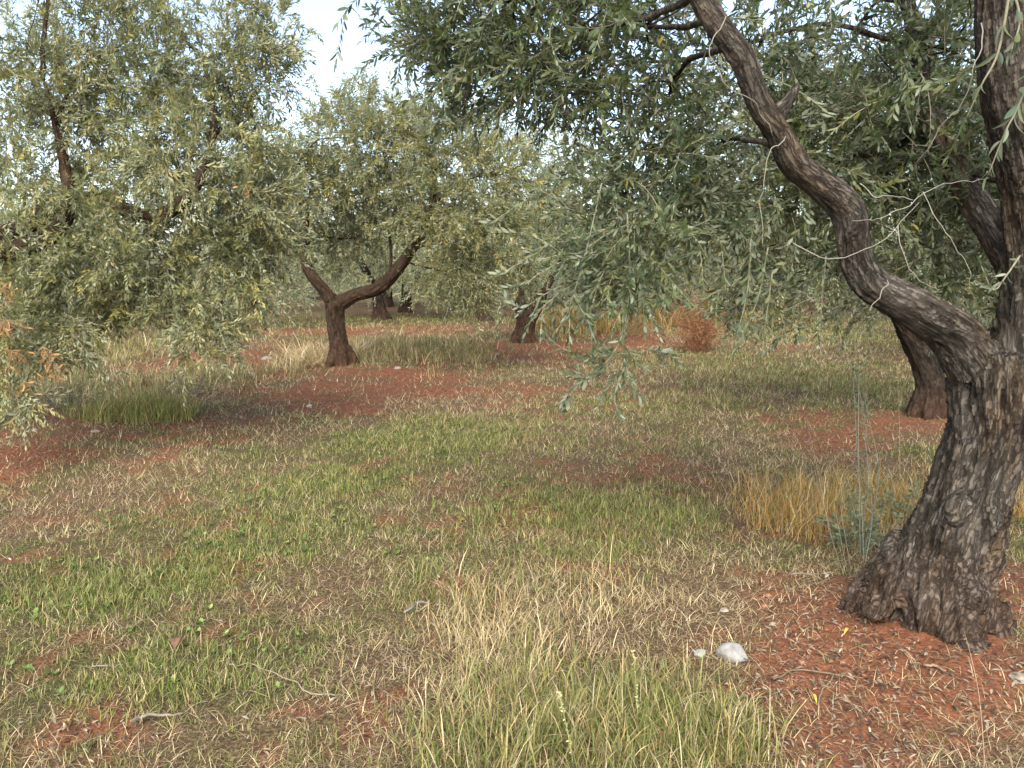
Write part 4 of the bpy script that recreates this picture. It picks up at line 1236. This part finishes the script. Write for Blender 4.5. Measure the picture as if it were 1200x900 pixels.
def stone(px, py, w_px, label, flat=.6, col=(.42, .41, .37), seed=0, asp=.75):
    r_ = np.random.default_rng(seed)
    x, y, z = on_ground(px, py)
    rx = w_px / 2 * math.hypot(y, EYE) / FOC
    v, t = ICO3
    v = v.copy()
    for _ in range(9):                                  # broken faces
        n = r_.normal(size=3); n /= np.linalg.norm(n)
        c = r_.uniform(.62, .92)
        q = v @ n
        v = v - np.maximum(q - c, 0)[:, None] * n * .92
    v = v * (1 + .16 * (fbm(v * 2.1 + seed, 3) - .5) + .05 * (fbm(v * 8 + seed, 2) - .5))[:, None]
    v = v * np.array([rx, rx * asp, rx * flat])
    a = r_.uniform(-.5, .5); c, s_ = math.cos(a), math.sin(a)
    v = np.stack([c * v[:, 0] - s_ * v[:, 1], s_ * v[:, 0] + c * v[:, 1], v[:, 2]], 1)
    me = mesh_arrays('stone', v, t, [M_STONE], None, {'tint': ('FLOAT_COLOR', np.broadcast_to(np.array(col) * .5, v.shape))})
    o = link('stone', me, loc=(x, y, z + rx * flat * .3))
    tag(o, label, 'stone', 'pale stones on the ground')

for i, (px, py, w, lab, fl, cl) in enumerate([
    (858, 772, 36, 'largest pale grey stone, lying between the front grass and the big tree', .72, (.44, .44, .41)),
    (821, 767, 17, 'small white stone just left of the largest pale stone', .55, (.5, .49, .44)),
    (849, 720, 10, 'small cream stone in the straw above the largest pale stone', .7, (.5, .44, .35)),
    (905, 741, 9, 'tiny cream stone on bare red soil near the big trunk', .7, (.5, .43, .33)),
    (1192, 812, 24, 'flat cream stone at the right edge on red soil', .4, (.45, .39, .3)),
    (1142, 776, 16, 'flat pale stone in front of the big tree roots', .4, (.45, .38, .3)),
    (858, 893, 15, 'yellowish stone at the bottom edge of the front grass', .7, (.42, .33, .18)),
    (42, 511, 9, 'small white stone on the red earth at the left', .6, (.5, .46, .42)),
    (112, 508, 12, 'flat pinkish stone on the left red earth', .35, (.45, .36, .3)),
    (363, 476, 9, 'lone white stone in grass below the forked tree', .6, (.5, .48, .44)),
    (314, 421, 15, 'flat pale stone on red ridge left of the forked tree', .35, (.45, .4, .35)),
    (466, 436, 9, 'cream stone on red earth just right of the forked trunk', .5, (.5, .42, .35)),
    (1010, 897, 9, 'small brown stone among fallen leaves at the bottom', .7, (.36, .24, .15))]):
    stone(px, py, w, lab, fl, cl, 40 + i)

def stick(name, pts, r, col, label, cat='twig', group='sticks and straws on the ground', lift=.012):
    P = []
    for px, py in pts:
        x, y, z = on_ground(px, py)
        P.append((x, y, z + lift + rng.uniform(0, .012), r * rng.uniform(.75, 1.1)))
    P[-1] = (*P[-1][:3], r * .5)
    b = Bag()
    v, t = tube(P, 7, 7, .03)
    b.add(v, t, 0, np.array(col) * .5)
    o0 = np.array([P[0][0], P[0][1], P[0][2]])
    b.v[0] = b.v[0] - o0
    tag(link(name, b.mesh(name, [M_SHOOT]), loc=tuple(o0)), label, cat, group)
stick('twig', [(474, 718), (490, 710), (506, 704)], .006, (.30, .27, .23), 'grey broken stick in the grass left of centre')
stick('twig', [(268, 784), (300, 782), (345, 806), (372, 817), (398, 816)], .0028, (.42, .36, .25), 'long curved pale straw lying over the left grass')
stick('twig', [(545, 742), (575, 744), (605, 738), (620, 738)], .003, (.42, .32, .18), 'straight tan straw in the dry patch at the front')
stick('twig', [(152, 852), (180, 845), (212, 842)], .006, (.34, .29, .22), 'pale stick in the bare patch at the lower left')
stick('twig', [(108, 786), (130, 784), (146, 783)], .004, (.36, .30, .24), 'short pale stick left of the curled brown leaf')
stick('twig', [(925, 683), (945, 684), (962, 690)], .005, (.30, .24, .18), 'brown stick lying left of the big trunk')
stick('twig', [(1080, 798), (1095, 800), (1105, 805)], .005, (.34, .25, .16), 'short brown stick on the red soil below the roots')
stick('twig', [(952, 850), (962, 825), (978, 800)], .003, (.36, .29, .2), 'thin tan stalk lying across the leaf litter')
stick('twig', [(905, 805), (930, 795), (985, 801), (1010, 806)], .0035, (.28, .2, .12), 'long dark stalk lying in front of the trunk')
stick('twig', [(1040, 720), (1048, 738), (1058, 752)], .006, (.45, .38, .28), 'frayed pale root end leaning on the foot of the big trunk')

def fallen_leaf(px, py, l, col, label, name='fallen_leaf', w=1.0):
    x, y, z = on_ground(px, py)
    lv, lt = leaf_geo(12)
    v = lv * np.array([l, l * w, l]); v[:, 2] += .25 * l * np.sin(v[:, 0] / l * 3.14)
    a = rng.uniform(0, 6.28); c, s_ = math.cos(a), math.sin(a)
    v = np.stack([c * v[:, 0] - s_ * v[:, 1], s_ * v[:, 0] + c * v[:, 1], v[:, 2]], 1)
    b = Bag(); b.add(v, lt, 0, np.array(col))
    tag(link(name, b.mesh(name, [M_DEAD]), loc=(x, y, z + .012)), label, 'leaf', 'single fallen leaves')
fallen_leaf(995, 757, .055, (.55, .33, .05), 'yellow fallen leaf on red soil left of the trunk foot')
fallen_leaf(950, 820, .05, (.52, .36, .06), 'yellow fallen leaf among grey litter below the pale stone')
fallen_leaf(205, 768, .10, (.17, .10, .06), 'curled brown leaf lying in the left foreground grass', w=1.7)

# russet dead weed in the middle
def wiry_bush(name, px, py, h, spread, n, col, label, cat, leafcol=None, leafn=0, seed=1, r=.0022, lsize=.02):
    r_ = np.random.default_rng(seed)
    x, y, z = on_ground(px, py)
    root = bpy.data.objects.new(name, None); COL.objects.link(root); root.location = (x, y, z)
    tag(root, label, cat)
    st, lf = Bag(), Bag()
    lv, lt = leaf_geo(2)
    for k in range(n):
        a = r_.uniform(0, 6.28); q = spread * r_.uniform(.1, 1) ** .7
        hh = h * r_.uniform(.3, 1) * (1 - .6 * q / spread)
        e = np.array([math.cos(a) * q, math.sin(a) * q, hh])
        m_ = np.array([e[0] * .35, e[1] * .35, hh * .55]) + r_.normal(0, .05 * h, 3)
        P = np.array([(e[0] * .4, e[1] * .4, -.02), m_ + (e[0] * .2, e[1] * .2, 0), e])
        c = catmull(P, 4)
        v, t = strip_tube(c, r, r * .45); st.add(v, t, 0, np.array(col) * r_.uniform(.7, 1.3))
        for q2 in range(4):
            i = int(r_.integers(2, len(c)))
            d = r_.normal(size=3); d[2] = abs(d[2]); d *= h * .22 * r_.uniform(.4, 1) / np.linalg.norm(d)
            pp = np.array([c[i], c[i] + d * .55 + r_.normal(0, .01, 3), c[i] + d])
            v, t = strip_tube(pp, r * .6, r * .3); st.add(v, t, 0, np.array(col) * r_.uniform(.7, 1.35))
            for _ in range(leafn):
                p = pp[1] + (pp[2] - pp[1]) * r_.uniform(-.6, 1.0)
                X = r_.normal(size=3) + (0, 0, .4); X /= np.linalg.norm(X)
                Y = np.cross(X, r_.normal(size=3)); Y /= np.linalg.norm(Y)
                l = lsize * r_.uniform(.5, 1.2)
                lf.add(p + lv[:, :1] * X * l + lv[:, 1:2] * Y * l * 1.6 + lv[:, 2:3] * np.cross(X, Y) * l, lt, 0, np.array(leafcol) * r_.uniform(.65, 1.3))
    o = link('stems', st.mesh('stems', [M_SHOOT]), root, loc=(0, 0, 0)); tag(o, kind='stuff')
    if leafn:
        o = link('foliage', lf.mesh('foliage', [M_DEAD], False), root, loc=(0, 0, 0)); tag(o, kind='stuff')
wiry_bush('dry_shrub', 818, 412, 1.55, .5, 150, (.24, .12, .06), 'russet dead weed standing in front of a far dark trunk', 'dry weed', (.30, .15, .08), 6, 3, .003, .04)
wiry_bush('dry_shrub', 745, 395, .75, .4, 60, (.3, .2, .09), 'low tan dead weed left of the russet one', 'dry weed', (.34, .24, .11), 3, 4, .004, .035)
wiry_bush('weed', 1005, 645, .42, .26, 26, (.2, .2, .14), 'grey green leafy weed growing in golden grass by the big trunk', 'weed', (.16, .18, .10), 9, 6, .0025, .03)
wiry_bush('weed', 1055, 610, .36, .22, 22, (.2, .2, .14), 'smaller grey green weed touching the big trunk', 'weed', (.13, .155, .085), 6, 8, .0022, .026)
wiry_bush('weed', 75, 480, .55, .45, 60, (.17, .15, .11), 'dusty grey brown weed below the left tree', 'weed', (.17, .16, .11), 3, 9, .003, .026)
wiry_bush('weed', 225, 462, .4, .5, 40, (.2, .17, .12), 'dull weed under the hanging left bough', 'weed', (.15, .16, .09), 3, 10, .003, .026)

def stems(name, rows, label, cat, col, leafcol, lsize, nleaf, r=.004):
    """thin upright stems, each its own part, with its small leaves as a sub-part"""
    px, py = rows[0][0]
    x, y, z = on_ground(px, py)
    root = bpy.data.objects.new(name, None); COL.objects.link(root); root.location = (x, y, z)
    tag(root, label, cat)
    r_ = np.random.default_rng(len(rows) + px)
    lv, lt = leaf_geo(4)
    o0 = np.array([x, y, z])
    for row in rows:
        P = [np.array(on_ground(*row[0]))] + [at(a, b_, y + r_.uniform(-.03, .03)) for a, b_ in row[1:]]
        c = catmull(np.array(P), 5) - o0
        b = Bag(); v, t = strip_tube(c, r, r * .35); b.add(v, t, 0, np.array(col))
        sm = link('stem', b.mesh('stem', [M_SHOOT]), root, loc=(0, 0, 0))
        lb = Bag()
        for k in range(nleaf):
            f = r_.uniform(.15, 1) * (len(c) - 1.01); i = int(f); p = c[i] + (c[i + 1] - c[i]) * (f - i)
            X = r_.normal(size=3) + (0, 0, .5); X /= np.linalg.norm(X); Y = np.cross(X, r_.normal(size=3)); Y /= np.linalg.norm(Y)
            l = lsize * r_.uniform(.5, 1.2)
            lb.add(p + lv[:, :1] * X * l + lv[:, 1:2] * Y * l * 1.5 + lv[:, 2:3] * np.cross(X, Y) * l, lt, 0, np.array(leafcol) * r_.uniform(.7, 1.3))
        if nleaf:
            tag(link('foliage', lb.mesh('foliage', [M_DEAD], False), sm, loc=(0, 0, 0)), kind='stuff')
stems('sapling', [[(1012, 660), (1010, 600), (1004, 520), (1000, 440), (997, 405)], [(1014, 662), (1022, 600), (1012, 500), (1004, 430)], [(1010, 640), (1016, 520), (1002, 440), (985, 405)],
                  [(1012, 650), (1030, 560), (1020, 500), (1012, 460)], [(1008, 655), (1006, 480), (1010, 430), (1026, 402)]],
      'thin grey olive sucker with bare pale stems left of the big trunk', 'sapling', (.24, .24, .18), (.14, .165, .10), .026, 44, .003)
stems('dry_stalk', [[(992, 676), (985, 630), (978, 590)], [(985, 672), (972, 620), (960, 560), (945, 490)], [(997, 678), (990, 625), (984, 588)]],
      'pale bare stalks leaning at the foot of the big trunk', 'stalk', (.25, .22, .17), (.2, .2, .12), .02, 0, .0022)
stems('dry_stalk', [[(1154, 900), (1148, 820), (1138, 770), (1130, 740)]], 'single thin dead stalk standing before the big tree roots', 'stalk', (.36, .25, .16), (.36, .27, .17), .012, 16, .002)
stems('dry_stalk', [[(1055, 560), (1054, 500), (1052, 440), (1050, 425)]], 'tan seed stalk between the two right hand trunks', 'stalk', (.42, .33, .18), (.46, .36, .2), .022, 40, .002)
stems('flowering_weed', [[(748, 850), (746, 815), (743, 775), (741, 762)]], 'pale green flower spike in the front grass, the taller one', 'weed', (.3, .33, .13), (.5, .5, .24), .011, 90, .0025)
stems('flowering_weed', [[(672, 895), (666, 862), (658, 825), (655, 812)]], 'pale green flower spike in the front grass, nearer the bottom', 'weed', (.3, .33, .13), (.5, .5, .24), .011, 80, .0025)


# small broad leaved weeds among the grass
def broad_weeds():
    x, y = scatter(30000, 1.8, 9, .8)
    soil, green, dry, gold = zones(x, y)
    k = (rng.uniform(size=len(x)) < np.clip(green - .75, 0, 1) * .5) & keep_off(x, y)
    cx, cy = x[k][:900], y[k][:900]
    per = 7
    x = np.repeat(cx, per); y = np.repeat(cy, per); m = len(x)
    lv, lt = leaf_geo(4)
    az, tilt = rng.uniform(0, 6.28, m), rng.uniform(.15, .9, m)
    l = np.repeat(rng.uniform(.010, .028, len(cx)), per) * rng.uniform(.6, 1.2, m)
    X = np.stack([np.cos(az) * np.cos(tilt), np.sin(az) * np.cos(tilt), np.sin(tilt)], 1) * l[:, None]
    Y = np.stack([-np.sin(az), np.cos(az), np.zeros(m)], 1) * (l * 2.2)[:, None]
    P = np.stack([x, y, gz(x, y) + .008], 1)
    V = P[:, None] + lv[None, :, :1] * X[:, None] + lv[None, :, 1:2] * Y[:, None]
    T = (lt[None] + (np.arange(m) * len(lv))[:, None, None]).reshape(-1, 3)
    C = np.repeat(pick(PAL_G * np.array([.8, 1, .9]), m)[:, None], len(lv), 1).reshape(-1, 3)
    me = mesh_arrays('broad_leaved_weeds', V.reshape(-1, 3), T, [M_GRASS], None, {'tint': ('FLOAT_COLOR', C)}, False)
    tag(link('broad_leaved_weeds', me), 'small broad leaved weeds low among the grass', 'weeds', kind='stuff')
broad_weeds()
print('litter', time.time() - T0)
tot = sum(len(m.polygons) for m in bpy.data.meshes if m.users)
print('TRIS', tot, 'objects', len(bpy.data.objects), time.time() - T0)
